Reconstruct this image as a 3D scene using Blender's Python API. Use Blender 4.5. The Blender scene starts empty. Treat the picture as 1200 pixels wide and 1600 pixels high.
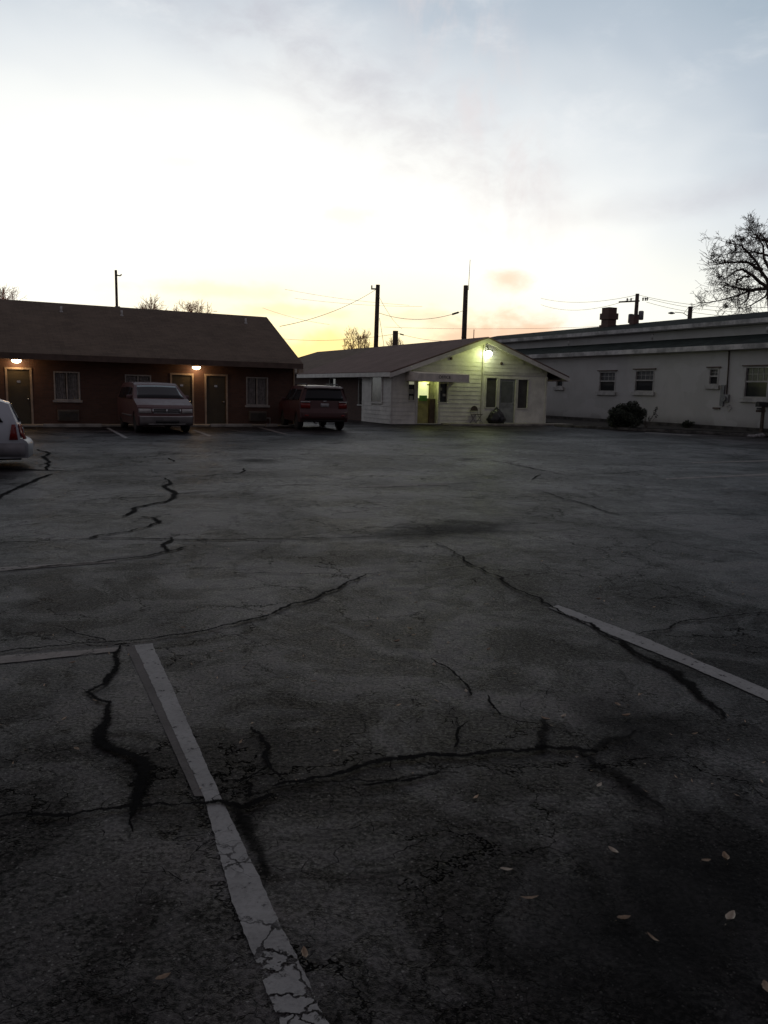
import bpy, bmesh, math, random
import numpy as np
from mathutils import Matrix, Vector
R = math.radians
random.seed(7)
scene = bpy.context.scene

# ------------------------------------------------------------------ camera
F_PX, PIT, ROL, EYE = 1229.0, 0.1527, 0.0226, 1.55
cd = bpy.data.cameras.new("camera"); cam = bpy.data.objects.new("camera", cd)
scene.collection.objects.link(cam); scene.camera = cam
cd.sensor_fit = 'VERTICAL'; cd.sensor_height = 24.0; cd.lens = 24.0 * F_PX / 1600.0
cd.clip_start = 0.05; cd.clip_end = 3000
cam.matrix_world = Matrix.Translation((0, 0, EYE)) @ Matrix.Rotation(math.pi/2 - PIT, 4, 'X') @ Matrix.Rotation(ROL, 4, 'Z')

# ------------------------------------------------------------------ node helpers
class NT:
    def __init__(s, tree): s.t = tree
    def n(s, typ, **kw):
        nd = s.t.nodes.new(typ)
        for k, v in kw.items(): setattr(nd, k, v)
        return nd
    def put(s, sock, v):
        if isinstance(v, bpy.types.NodeSocket): s.t.links.new(v, sock)
        elif v is not None:
            if hasattr(sock.default_value, '__len__') and not hasattr(v, '__len__'): v = (v,)*len(sock.default_value)
            if hasattr(v, '__len__') and len(sock.default_value) == 4 and len(v) == 3: v = (*v, 1)
            sock.default_value = v
    def m(s, op, a, b=None, c=None, clamp=False):
        nd = s.n('ShaderNodeMath', operation=op, use_clamp=clamp)
        for i, v in enumerate((a, b, c)):
            if v is not None: s.put(nd.inputs[i], v)
        return nd.outputs[0]
    def mix(s, f, a, b, blend='MIX'):
        nd = s.n('ShaderNodeMix', data_type='RGBA', blend_type=blend)
        s.put(nd.inputs[0], f); s.put(nd.inputs[6], a); s.put(nd.inputs[7], b)
        return nd.outputs[2]
    def ramp(s, f, stops, interp='LINEAR'):
        nd = s.n('ShaderNodeValToRGB'); cr = nd.color_ramp; cr.interpolation = interp
        while len(cr.elements) < len(stops): cr.elements.new(0.5)
        for e, (p, c) in zip(cr.elements, stops):
            e.position = p; e.color = (*c, 1) if hasattr(c, '__len__') else (c, c, c, 1)
        s.put(nd.inputs[0], f); return nd.outputs[0]
    def ss(s, v, lo, hi):   # smoothstep
        nd = s.n('ShaderNodeMapRange', interpolation_type='SMOOTHSTEP')
        s.put(nd.inputs[0], v); nd.inputs[1].default_value = lo; nd.inputs[2].default_value = hi
        return nd.outputs[0]
    def noise(s, vec, scale, detail=4, rough=.55, dist=0):
        nd = s.n('ShaderNodeTexNoise'); s.put(nd.inputs['Vector'], vec)
        nd.inputs['Scale'].default_value = scale; nd.inputs['Detail'].default_value = detail
        nd.inputs['Roughness'].default_value = rough; nd.inputs['Distortion'].default_value = dist
        return nd.outputs[0], nd.outputs[1]
    def voro(s, vec, scale, feature='DISTANCE_TO_EDGE', rnd=1):
        nd = s.n('ShaderNodeTexVoronoi', feature=feature); s.put(nd.inputs['Vector'], vec)
        nd.inputs['Scale'].default_value = scale; nd.inputs['Randomness'].default_value = rnd
        return nd.outputs
    def vm(s, op, a, b=None, sc=None):
        nd = s.n('ShaderNodeVectorMath', operation=op); s.put(nd.inputs[0], a)
        if b is not None: s.put(nd.inputs[1], b)
        if sc is not None: s.put(nd.inputs['Scale'], sc)
        return nd.outputs[0]
    def bump(s, h, strength, dist, normal=None):
        nd = s.n('ShaderNodeBump'); s.put(nd.inputs['Height'], h)
        nd.inputs['Strength'].default_value = strength; nd.inputs['Distance'].default_value = dist
        if normal is not None: s.put(nd.inputs['Normal'], normal)
        return nd.outputs[0]

# ------------------------------------------------------------------ world: dusk sky, bright in the west, with thin clouds
SUN_AZ, SUN_EL = -10.0, 2.0      # degrees from +Y towards +X
world = bpy.data.worlds.new("World"); scene.world = world; world.use_nodes = True
wt = world.node_tree; wt.nodes.clear(); w = NT(wt)
tc = w.n('ShaderNodeTexCoord'); D = tc.outputs['Generated']
sep = w.n('ShaderNodeSeparateXYZ'); w.put(sep.inputs[0], w.vm('NORMALIZE', D)); X, Y, Z = sep.outputs
el = w.m('MULTIPLY', w.m('ARCSINE', w.m('MAXIMUM', Z, -1.0)), 57.2958)
az = w.m('MULTIPLY', w.m('ARCTAN2', X, Y), 57.2958)
comb = w.n('ShaderNodeCombineXYZ'); w.put(comb.inputs[0], az); w.put(comb.inputs[1], el); AE = comb.outputs[0]
def seg_band(a, b, width, wob, soft=1.0):   # soft band of cloud along a straight course a-b in (azimuth, elevation)
    ax, ay = a; bx, by = b; L = math.hypot(bx-ax, by-ay); ux, uy = (bx-ax)/L, (by-ay)/L
    px_ = w.m('SUBTRACT', az, ax); py_ = w.m('SUBTRACT', el, ay)
    along = w.m('ADD', w.m('MULTIPLY', px_, ux), w.m('MULTIPLY', py_, uy))
    perp = w.m('ADD', w.m('ADD', w.m('MULTIPLY', px_, -uy), w.m('MULTIPLY', py_, ux)), wob)
    over = w.m('MAXIMUM', w.m('MULTIPLY', along, -1), w.m('SUBTRACT', along, L))
    over = w.m('MULTIPLY', w.m('MAXIMUM', over, 0), .5)
    d = w.m('SQRT', w.m('ADD', w.m('MULTIPLY', perp, perp), w.m('MULTIPLY', over, over)))
    return w.m('SUBTRACT', 1, w.ss(d, width*(1-soft), width))
def n_at(scale, sx, sy, rot, off=0, detail=6, rough=.6):
    mp = w.n('ShaderNodeMapping'); w.put(mp.inputs[0], AE); mp.inputs['Rotation'].default_value = (0, 0, R(rot))
    mp.inputs['Scale'].default_value = (sx, sy, 1); mp.inputs['Location'].default_value = (off, off*.7, 0)
    return w.noise(mp.outputs[0], scale, detail, rough, .3)[0]
nA = n_at(.16, .45, 1.0, 35, 3)        # streaky
nB = n_at(.45, .6, 1.0, 35, 9)
nC = n_at(.09, .7, 1.0, 20, 21, 3)
wob = w.m('MULTIPLY', w.m('SUBTRACT', nA, .5), 9.0)
dAz = w.m('MULTIPLY', w.m('SUBTRACT', az, -11.0), .5)
dEl = w.m('MAXIMUM', w.m('SUBTRACT', el, 3.5), 0.0)
tt = w.m('SQRT', w.m('ADD', w.m('MULTIPLY', dAz, dAz), w.m('MULTIPLY', dEl, dEl)))
tt = w.m('ADD', tt, w.m('MULTIPLY', w.m('SUBTRACT', nC, .5), 5.0))
base = w.ramp(w.m('DIVIDE', tt, 90), [
    (0, (1.30, 1.27, 1.16)), (10/90, (1.22, 1.21, 1.14)), (14/90, (1.01, 1.02, .99)), (18/90, (.79, .83, .86)),
    (22/90, (.51, .58, .66)), (27/90, (.34, .43, .52)), (38/90, (.235, .24, .28)), (60/90, (.18, .170, .195)), (1, (.135, .123, .138))])
# warm horizon
low = w.m('SUBTRACT', 1, w.ss(el, 1.0, 12.5))
front = w.m('SUBTRACT', 1, w.ss(w.m('ABSOLUTE', w.m('SUBTRACT', az, 4)), 22, 75))
lowf = w.m('MULTIPLY', low, front)
ynear = w.m('SUBTRACT', 1, w.ss(w.m('ABSOLUTE', w.m('SUBTRACT', az, -4)), 3, 19))
yel = w.mix(ynear, (1.15, 1.12, .94), (1.28, 1.10, .58))
col = w.mix(w.m('MULTIPLY', lowf, w.m('ADD', .62, w.m('MULTIPLY', nA, .7)), clamp=True), base, yel)
# grey-lilac thin cloud streaks
b1 = seg_band((-16, 27), (6, 14.5), 6.0, wob); b2 = seg_band((10, 11.6), (27, 13.2), 1.7, w.m('MULTIPLY', wob, .35))
b3 = seg_band((4, 24), (8, 15), 5.0, wob)
thick = w.ss(nB, .30, .72)
grey = w.mix(w.ss(tt, 9, 20), (.96, .93, .89), (.54, .54, .60))
cA = w.m('MULTIPLY', b1, w.m('ADD', .22, w.m('MULTIPLY', thick, .85)))
cA = w.m('MAXIMUM', cA, w.m('MULTIPLY', b2, w.m('ADD', .35, w.m('MULTIPLY', thick, .35))))
col = w.mix(w.m('MULTIPLY', cA, .65), col, grey)
# bright ragged wisps beside the streak, pinkish at top centre
wisp = w.m('MULTIPLY', w.m('MULTIPLY', b3, w.ss(n_at(.35, .9, .5, -60, 40), .44, .66)), .5)
col = w.mix(wisp, col, (.80, .72, .72))
w2 = w.m('MULTIPLY', w.ss(n_at(.22, .5, 1.2, 40, 60), .50, .80), w.m('SUBTRACT', 1, w.ss(tt, 20, 34)))
col = w.mix(w.m('MULTIPLY', w2, .5), col, (.93, .94, .95))
# sun-tinted low cloud puffs
def puff(a, e, ra, re_, c, k):
    global col
    u = w.m('DIVIDE', w.m('SUBTRACT', az, a), ra); v = w.m('DIVIDE', w.m('SUBTRACT', el, e), re_)
    d = w.m('ADD', w.m('SQRT', w.m('ADD', w.m('MULTIPLY', u, u), w.m('MULTIPLY', v, v))), w.m('MULTIPLY', w.m('SUBTRACT', nB, .5), 2.2))
    col = w.mix(w.m('MULTIPLY', w.m('SUBTRACT', 1, w.ss(d, .2, 1.15)), k), col, c)
puff(8.3, 7.9, 1.8, 1.0, (1.0, .70, .50), .75)
puff(8.0, 4.2, 7.0, 1.7, (1.0, .66, .46), .9)
puff(-3.0, 11.8, 3.2, 1.2, (1.05, .93, .80), .6)
puff(-14.0, 14.5, 2.5, .8, (1.05, .93, .84), .5)
puff(-5.5, 2.4, 6.0, 2.0, (1.25, .95, .34), .75)
puff(-12, 6.6, 7.0, .7, (1.1, 1.02, .62), .6)
puff(-6.5, 5.4, 5.0, .6, (1.1, .86, .50), .6)
puff(2.0, 5.2, 4.0, .5, (1.0, .80, .55), .5)
sky = w.n('ShaderNodeTexSky', sky_type='NISHITA', sun_disc=False, sun_elevation=R(SUN_EL), sun_rotation=R(SUN_AZ))
below = w.ss(el, -3, -.5)
bg1 = w.n('ShaderNodeBackground'); w.put(bg1.inputs[0], w.mix(below, (.04, .04, .04), col)); bg1.inputs[1].default_value = 1.0
bg2 = w.n('ShaderNodeBackground'); w.put(bg2.inputs[0], sky.outputs[0]); bg2.inputs[1].default_value = 0.004
add = w.n('ShaderNodeAddShader'); wt.links.new(bg1.outputs[0], add.inputs[0]); wt.links.new(bg2.outputs[0], add.inputs[1])
wo = w.n('ShaderNodeOutputWorld'); wt.links.new(add.outputs[0], wo.inputs[0])

sl = bpy.data.lights.new("sun", 'SUN'); sl.energy = 0.25; sl.angle = R(8); sl.color = (1, .72, .45)
so = bpy.data.objects.new("sun", sl); scene.collection.objects.link(so)
sd = Vector((math.sin(R(SUN_AZ))*math.cos(R(SUN_EL)), math.cos(R(SUN_AZ))*math.cos(R(SUN_EL)), math.sin(R(SUN_EL))))
so.rotation_euler = sd.to_track_quat('Z', 'Y').to_euler()
scene.view_settings.view_transform = 'Standard'; scene.view_settings.look = 'None'
scene.view_settings.exposure = 0; scene.view_settings.gamma = 1

# ------------------------------------------------------------------ geometry helpers
def ray(px, py):
    u2, v2 = (px-600)/F_PX, (py-800)/F_PX; cr, sr = math.cos(ROL), math.sin(ROL)
    u, v = u2*cr + v2*sr, -u2*sr + v2*cr; c, s = math.cos(PIT), math.sin(PIT)
    return Vector((u, c - v*s, -s - v*c))
def gp(px, py, z=0.0):           # a spot of the lot surveyed from the photo
    r = ray(px, py); return Vector((0, 0, EYE)) + r*((z-EYE)/r.z)
def at(px, py, dist):            # a spot at a known distance ahead
    r = ray(px, py); return Vector((0, 0, EYE)) + r*(dist/r.y)

COL = scene.collection
def tag(o, label=None, cat=None, group=None, kind=None):
    if label: o['label'] = label
    if cat: o['category'] = cat
    if group: o['group'] = group
    if kind: o['kind'] = kind
    return o
def empty(name, loc=(0, 0, 0), rz=0):
    o = bpy.data.objects.new(name, None); COL.objects.link(o); o.location = loc; o.rotation_euler = (0, 0, rz)
    o.empty_display_size = .3; return o
def copy_tree(o, parent=None):
    c = o.copy(); COL.objects.link(c)
    if parent: c.parent = parent
    for ch in list(o.children): copy_tree(ch, c)
    return c

class MB:
    def __init__(s): s.v = []; s.f = []
    def face(s, pts):
        i = len(s.v); s.v += [tuple(p) for p in pts]; s.f.append(tuple(range(i, i+len(pts)))); return s
    def box(s, x0, x1, y0, y1, z0, z1, M=None):
        i = len(s.v); P = [(x, y, z) for z in (z0, z1) for y in (y0, y1) for x in (x0, x1)]
        if M is not None: P = [tuple(M @ Vector(p)) for p in P]
        s.v += P
        for a in ((0,2,3,1),(4,5,7,6),(0,1,5,4),(2,6,7,3),(0,4,6,2),(1,3,7,5)): s.f.append(tuple(i+k for k in a))
        return s
    def prism(s, poly, axis, a, b):   # polygon in the two other axes, extruded along axis
        i = len(s.v); n = len(poly)
        def P(p, t):
            if axis == 'x': return (t, p[0], p[1])
            if axis == 'y': return (p[0], t, p[1])
            return (p[0], p[1], t)
        s.v += [P(p, a) for p in poly] + [P(p, b) for p in poly]
        s.f.append(tuple(i+k for k in range(n))[::-1]); s.f.append(tuple(i+n+k for k in range(n)))
        for k in range(n): s.f.append((i+k, i+(k+1) % n, i+n+(k+1) % n, i+n+k))
        return s
    def tube(s, pts, rad, sides=6, cap=True):
        pts = [Vector(p) for p in pts]; n = len(pts)
        if not hasattr(rad, '__len__'): rad = [rad]*n
        i = len(s.v); up = Vector((0, 0, 1))
        for k, p in enumerate(pts):
            d = (pts[min(k+1, n-1)] - pts[max(k-1, 0)]).normalized()
            a = d.cross(up if abs(d.z) < .95 else Vector((1, 0, 0))).normalized(); b = a.cross(d)
            for j in range(sides):
                t = 2*math.pi*j/sides; s.v.append(tuple(p + (a*math.cos(t) + b*math.sin(t))*rad[k]))
        for k in range(n-1):
            for j in range(sides):
                s.f.append((i+k*sides+j, i+k*sides+(j+1) % sides, i+(k+1)*sides+(j+1) % sides, i+(k+1)*sides+j))
        if cap and sides > 2:
            s.f.append(tuple(i+j for j in range(sides))); s.f.append(tuple(i+(n-1)*sides+j for j in range(sides))[::-1])
        return s
    def lathe(s, prof, n=20, M=None):  # (r, h) about z
        i = len(s.v); m = len(prof)
        for r_, h_ in prof:
            for j in range(n):
                t = 2*math.pi*j/n; p = Vector((r_*math.cos(t), r_*math.sin(t), h_)); s.v.append(tuple(M @ p if M is not None else p))
        for k in range(m-1):
            for j in range(n): s.f.append((i+k*n+j, i+k*n+(j+1) % n, i+(k+1)*n+(j+1) % n, i+(k+1)*n+j))
        s.f.append(tuple(i+j for j in range(n))[::-1]); s.f.append(tuple(i+(m-1)*n+j for j in range(n)))
        return s
    def build(s, name, mat, parent=None, smooth=False, bevel=0, recalc=True):
        me = bpy.data.meshes.new(name); me.from_pydata(s.v, [], s.f)
        if recalc:
            bm = bmesh.new(); bm.from_mesh(me); bmesh.ops.recalc_face_normals(bm, faces=bm.faces); bm.to_mesh(me); bm.free()
        if mat: me.materials.append(mat)
        if smooth: me.polygons.foreach_set('use_smooth', [True]*len(me.polygons))
        o = bpy.data.objects.new(name, me); COL.objects.link(o)
        if parent: o.parent = parent
        if bevel:
            b = o.modifiers.new('bevel', 'BEVEL'); b.width = bevel; b.segments = 2; b.limit_method = 'ANGLE'
        return o

# ------------------------------------------------------------------ materials
MATS = {}
def mat(name, c, rough=.7, vary=.15, vscale=3, bump=0, bscale=60, metal=0, spec=.5, emit=None, estr=0, tint=None):
    if name in MATS: return MATS[name]
    m = bpy.data.materials.new(name); m.use_nodes = True; t = NT(m.node_tree); b = m.node_tree.nodes['Principled BSDF']
    co = t.n('ShaderNodeTexCoord').outputs['Object']
    nz = t.noise(co, vscale, 6, .65)[0]
    c2 = tint or tuple(x*(1-2*vary) for x in c)
    t.put(b.inputs['Base Color'], t.mix(t.ss(nz, .3, .7), c2, tuple(min(1, x*(1+vary)) for x in c)))
    b.inputs['Roughness'].default_value = rough; b.inputs['Metallic'].default_value = metal
    b.inputs['Specular IOR Level'].default_value = spec
    if bump:
        t.put(b.inputs['Normal'], t.bump(t.noise(co, bscale, 4, .6)[0], .6, bump))
    if emit:
        b.inputs['Emission Color'].default_value = (*emit, 1); b.inputs['Emission Strength'].default_value = estr
    MATS[name] = m; return m
def brick_mat(name, c1, c2, mortar, sc=1.0, rot=False):
    m = bpy.data.materials.new(name); m.use_nodes = True; t = NT(m.node_tree); b = m.node_tree.nodes['Principled BSDF']
    co = t.n('ShaderNodeTexCoord').outputs['Object']; sp = t.n('ShaderNodeSeparateXYZ'); t.put(sp.inputs[0], co)
    cb = t.n('ShaderNodeCombineXYZ'); t.put(cb.inputs[0], t.m('ADD', sp.outputs[0], sp.outputs[1])); t.put(cb.inputs[1], sp.outputs[2])
    br = t.n('ShaderNodeTexBrick'); t.put(br.inputs['Vector'], cb.outputs[0])
    br.inputs['Scale'].default_value = 1; br.inputs['Brick Width'].default_value = .21*sc; br.inputs['Row Height'].default_value = .075*sc
    br.inputs['Mortar Size'].default_value = .006; br.inputs['Color1'].default_value = (*c1, 1); br.inputs['Color2'].default_value = (*c2, 1); br.inputs['Mortar'].default_value = (*mortar, 1)
    nz = t.noise(co, 1.3, 6, .6)[0]
    t.put(b.inputs['Base Color'], t.mix(t.m('MULTIPLY', t.ss(nz, .35, .8), .5), br.outputs[0], tuple(x*.6 for x in c1)))
    t.put(b.inputs['Normal'], t.bump(br.outputs[1], -.6, .008)); b.inputs['Roughness'].default_value = .9
    return m
def shingle_mat(name, c1, c2):
    m = bpy.data.materials.new(name); m.use_nodes = True; t = NT(m.node_tree); b = m.node_tree.nodes['Principled BSDF']
    co = t.n('ShaderNodeTexCoord').outputs['Object']
    br = t.n('ShaderNodeTexBrick'); t.put(br.inputs['Vector'], co)
    br.inputs['Scale'].default_value = 1; br.inputs['Brick Width'].default_value = .32; br.inputs['Row Height'].default_value = .13
    br.inputs['Mortar Size'].default_value = .006; br.inputs['Color1'].default_value = (*c1, 1); br.inputs['Color2'].default_value = (*c2, 1); br.inputs['Mortar'].default_value = tuple(x*.6 for x in c2)+(1,)
    nz = t.noise(co, .9, 7, .65)[0]; st = t.noise(t.vm('MULTIPLY', co, (3.0, .35, .35)), 1.2, 5, .6)[0]
    c = t.mix(t.m('MULTIPLY', t.ss(nz, .35, .75), .45), br.outputs[0], tuple(x*1.35 for x in c1))
    c = t.mix(t.m('MULTIPLY', t.ss(st, .52, .8), .35), c, tuple(x*.55 for x in c2))
    t.put(b.inputs['Base Color'], c); t.put(b.inputs['Normal'], t.bump(br.outputs[1], -.8, .02, t.bump(t.noise(co, 60, 3)[0], .6, .012))); b.inputs['Roughness'].default_value = .95
    b.inputs['Specular IOR Level'].default_value = .2
    return m

M_brick = brick_mat('motel_brick', (.110, .054, .039), (.080, .042, .031), (.08, .06, .05))
M_shingle = shingle_mat('brown_shingle', (.15, .115, .088), (.115, .088, .068))
M_shingle2 = shingle_mat('mauve_shingle', (.17, .118, .102), (.13, .092, .08))
M_trim_dark = mat('brown_trim', (.10, .065, .05), .7)
M_soffit = mat('soffit_paint', (.14, .10, .08), .8)
M_door = mat('dark_door_paint', (.045, .038, .022), .55, .1)
M_frame = mat('tan_frame_paint', (.34, .27, .21), .6)
M_alu = mat('window_frame_metal', (.34, .32, .30), .5)
M_glass = mat('window_glass', (.025, .027, .03), .08, 0, spec=.6)
M_glass_car = mat('car_glass', (.012, .013, .016), .08, 0, spec=.3)
M_curtain = mat('curtain_cloth', (.26, .24, .23), .9, .2, 8)
M_ac = mat('air_conditioner_metal', (.10, .085, .07), .6)
M_acd = mat('grille_dark', (.02, .02, .02), .7)
M_white = mat('white_siding', (.72, .70, .65), .65, .10, 1.6, .002, 40)
M_whitetrim = mat('white_trim_paint', (.60, .58, .54), .55, .08)
M_grey_door = mat('grey_door_paint', (.26, .27, .28), .5)
M_pale = mat('pale_panel', (.36, .355, .345), .6)
M_canvas = mat('beige_awning_cloth', (.70, .65, .57), .85, .1)
M_letter = mat('dark_letter_paint', (.05, .045, .04), .7)
M_concrete = mat('concrete', (.30, .28, .25), .9, .2, 2.5, .004, 35)
M_soil = mat('dark_soil', (.035, .03, .024), .95, .35, 3, .03, 12)
M_green = mat('green_roofing', (.026, .034, .031), .95, .25, 1.5, .01, 20, spec=.08)
M_gutter = mat('weathered_white_gutter', (.50, .49, .47), .6, .3, 1.2)
M_black = mat('black_plastic', (.02, .02, .02), .5)
M_bag = mat('black_bag_plastic', (.012, .012, .014), .35, .2)
M_rubber = mat('tyre_rubber', (.02, .02, .02), .85)
M_rim = mat('wheel_alloy', (.35, .35, .36), .35, .1, metal=.8)
M_steel = mat('galvanised_steel', (.22, .22, .23), .5, .15, metal=.5)
M_wood = mat('weathered_pole_wood', (.085, .06, .045), .9, .25, 5, .01, 15)
M_wire = mat('black_wire', (.03, .027, .025), .7)
M_bark = mat('tree_bark', (.075, .06, .05), .95, .3)
M_twig = mat('twig_bark', (.085, .065, .055), .95, .2)
M_twig_warm = mat('glow_reddened_twig', (.55, .26, .14), .95, .1)  # reddish sky glow on the backlit twigs, put into their colour
M_leafd = mat('dry_leaf_cluster', (.07, .05, .035), .9, .3)
M_shrub = mat('shrub_leaf', (.030, .038, .022), .8, .35, 9)
M_chrome = mat('chrome_trim', (.50, .50, .51), .25, .05, metal=.9)
M_red = mat('red_lens', (.20, .014, .012), .2, .1)
M_clear = mat('clear_lens', (.40, .39, .38), .15, .1)
M_amber = mat('amber_lens', (.30, .12, .03), .25, .1)
M_lampw = mat('lit_lamp_glass', (.9, .8, .6), .4, 0, emit=(1, .80, .52), estr=9)
M_lampf = mat('lit_flood_glass', (.9, .95, .8), .4, 0, emit=(.93, 1, .74), estr=14)
def car_paint(name, c, rough=.32):
    m = bpy.data.materials.new(name); m.use_nodes = True; t = NT(m.node_tree); b = m.node_tree.nodes['Principled BSDF']
    tcn = t.n('ShaderNodeTexCoord'); co = tcn.outputs['Object']; sp = t.n('ShaderNodeSeparateXYZ'); t.put(sp.inputs[0], co)
    dirt = t.m('MULTIPLY', t.m('SUBTRACT', 1, t.ss(sp.outputs[2], .15, .75)), t.noise(co, 3, 5)[0])
    t.put(b.inputs['Base Color'], t.mix(dirt, c, (.06, .05, .045)))
    t.put(b.inputs['Roughness'], t.m('ADD', rough, t.m('MULTIPLY', t.noise(co, 5, 5)[0], .25)))
    b.inputs['Coat Weight'].default_value = .25; b.inputs['Coat Roughness'].default_value = .2
    return m

# ---- asphalt
def asphalt():
    m = bpy.data.materials.new('asphalt'); m.use_nodes = True; t = NT(m.node_tree); b = m.node_tree.nodes['Principled BSDF']
    co = t.n('ShaderNodeTexCoord').outputs['Object']
    big = t.noise(co, .32, 6, .6, .4)[0]
    med = t.noise(t.vm('ADD', co, (31, 7, 0)), 1.15, 8, .68, .8)[0]
    fine = t.noise(co, 55, 4, .7)[0]; grit = t.noise(co, 260, 2, .6)[0]
    c = t.mix(t.ss(big, .43, .57), (.0026, .0022, .0026), (.0095, .0077, .0082))
    mid = t.noise(t.vm('ADD', co, (9, 3, 0)), 9, 6, .75, .6)[0]
    c = t.mix(t.m('MULTIPLY', t.ss(med, .50, .59), t.m('ADD', .35, t.m('MULTIPLY', t.ss(big, .42, .58), .5))), c, (.044, .033, .031))
    c = t.mix(t.m('MULTIPLY', t.ss(mid, .50, .58), .42), c, (.030, .024, .024)); c = t.mix(t.m('MULTIPLY', t.ss(mid, .48, .38), .6), c, (.006, .0055, .006))
    c = t.mix(t.m('MULTIPLY', t.ss(med, .46, .34), .6), c, (.012, .012, .013))
    c = t.mix(t.m('MULTIPLY', t.ss(fine, .50, .58), .48), c, (.044, .036, .035))
    c = t.mix(t.m('MULTIPLY', t.ss(fine, .49, .39), .75), c, (.0035, .0033, .0035))
    # pale stone chips showing in the binder
    ch = t.voro(co, 75, 'F1'); chip = t.m('MULTIPLY', t.m('LESS_THAN', ch[0], .26), t.m('GREATER_THAN', t.n('ShaderNodeSeparateXYZ').outputs[0], 2))
    sx = t.n('ShaderNodeSeparateColor'); t.put(sx.inputs[0], ch[1])
    chip = t.m('MULTIPLY', t.m('LESS_THAN', ch[0], .30), t.m('GREATER_THAN', sx.outputs[0], .90))
    c = t.mix(t.m('MULTIPLY', chip, .7), c, (.13, .125, .12))
    # alligator cracking, patchy
    wv = t.vm('ADD', co, t.vm('SCALE', t.vm('SUBTRACT', t.noise(co, 7, 4, .65)[1], (.5, .5, .5)), sc=.16))
    wv2 = t.vm('ADD', co, t.vm('SCALE', t.vm('SUBTRACT', t.noise(co, 1.4, 6, .7)[1], (.5, .5, .5)), sc=.9))
    e1 = t.voro(wv, 5.5)[0]; e2 = t.voro(wv, 12)[0]; e3 = t.voro(wv2, .55)[0]; e4 = t.voro(wv2, 1.5)[0]
    mk = t.m('MULTIPLY', t.ss(t.noise(t.vm('ADD', co, (3, 50, 0)), .55, 4, .6)[0], .46, .60), .9)
    mk2 = t.ss(t.noise(t.vm('ADD', co, (13, 20, 0)), 1.3, 4, .6)[0], .50, .60)
    mk3 = t.ss(t.noise(t.vm('ADD', co, (77, 20, 0)), .7, 3, .6)[0], .46, .60)
    k1 = t.m('MULTIPLY', t.m('SUBTRACT', 1, t.ss(e1, .003, .018)), t.m('MULTIPLY', mk, .75))
    k2 = t.m('MULTIPLY', t.m('SUBTRACT', 1, t.ss(e2, .006, .03)), t.m('MULTIPLY', t.m('MULTIPLY', mk, mk2), .45))
    k3 = t.m('MULTIPLY', t.m('SUBTRACT', 1, t.ss(e3, .001, .006)), t.ss(t.noise(t.vm('ADD', co, (7, 9, 0)), .4, 3, .6)[0], .45, .6))
    k4 = t.m('MULTIPLY', t.m('SUBTRACT', 1, t.ss(e4, .002, .012)), mk3)
    k = t.m('MAXIMUM', t.m('MAXIMUM', k1, k2), t.m('MAXIMUM', k3, k4))
    c = t.mix(t.m('MULTIPLY', k, .9), c, (.004, .004, .004))
    t.put(b.inputs['Base Color'], c)
    t.put(b.inputs['Roughness'], t.m('ADD', .34, t.m('ADD', t.m('MULTIPLY', t.ss(med, .42, .58), .14), t.m('MULTIPLY', t.ss(mid, .42, .58), .16))))
    spv = t.m('MULTIPLY', t.m('ADD', .10, t.m('ADD', t.m('MULTIPLY', t.ss(mid, .42, .58), .35), t.m('MULTIPLY', t.ss(fine, .42, .58), .40))), t.m('MULTIPLY', t.m('ADD', .16, t.m('MULTIPLY', t.ss(med, .45, .57), .80)), t.m('ADD', .40, t.m('MULTIPLY', t.ss(big, .42, .58), .60))))
    b.inputs['Specular Tint'].default_value = (1, .95, 1, 1)
    t.put(b.inputs['Specular IOR Level'], t.m('MULTIPLY', spv, t.m('SUBTRACT', 1, k)))
    h = t.m('ADD', t.m('MULTIPLY', fine, .5), t.m('MULTIPLY', grit, .35)); h = t.m('SUBTRACT', h, t.m('MULTIPLY', k, 1.3))
    h = t.m('ADD', h, t.m('ADD', t.m('MULTIPLY', med, .8), t.m('MULTIPLY', mid, .9)))
    t.put(b.inputs['Normal'], t.bump(h, 1.0, .011))
    return m
M_asphalt = asphalt()
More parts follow.
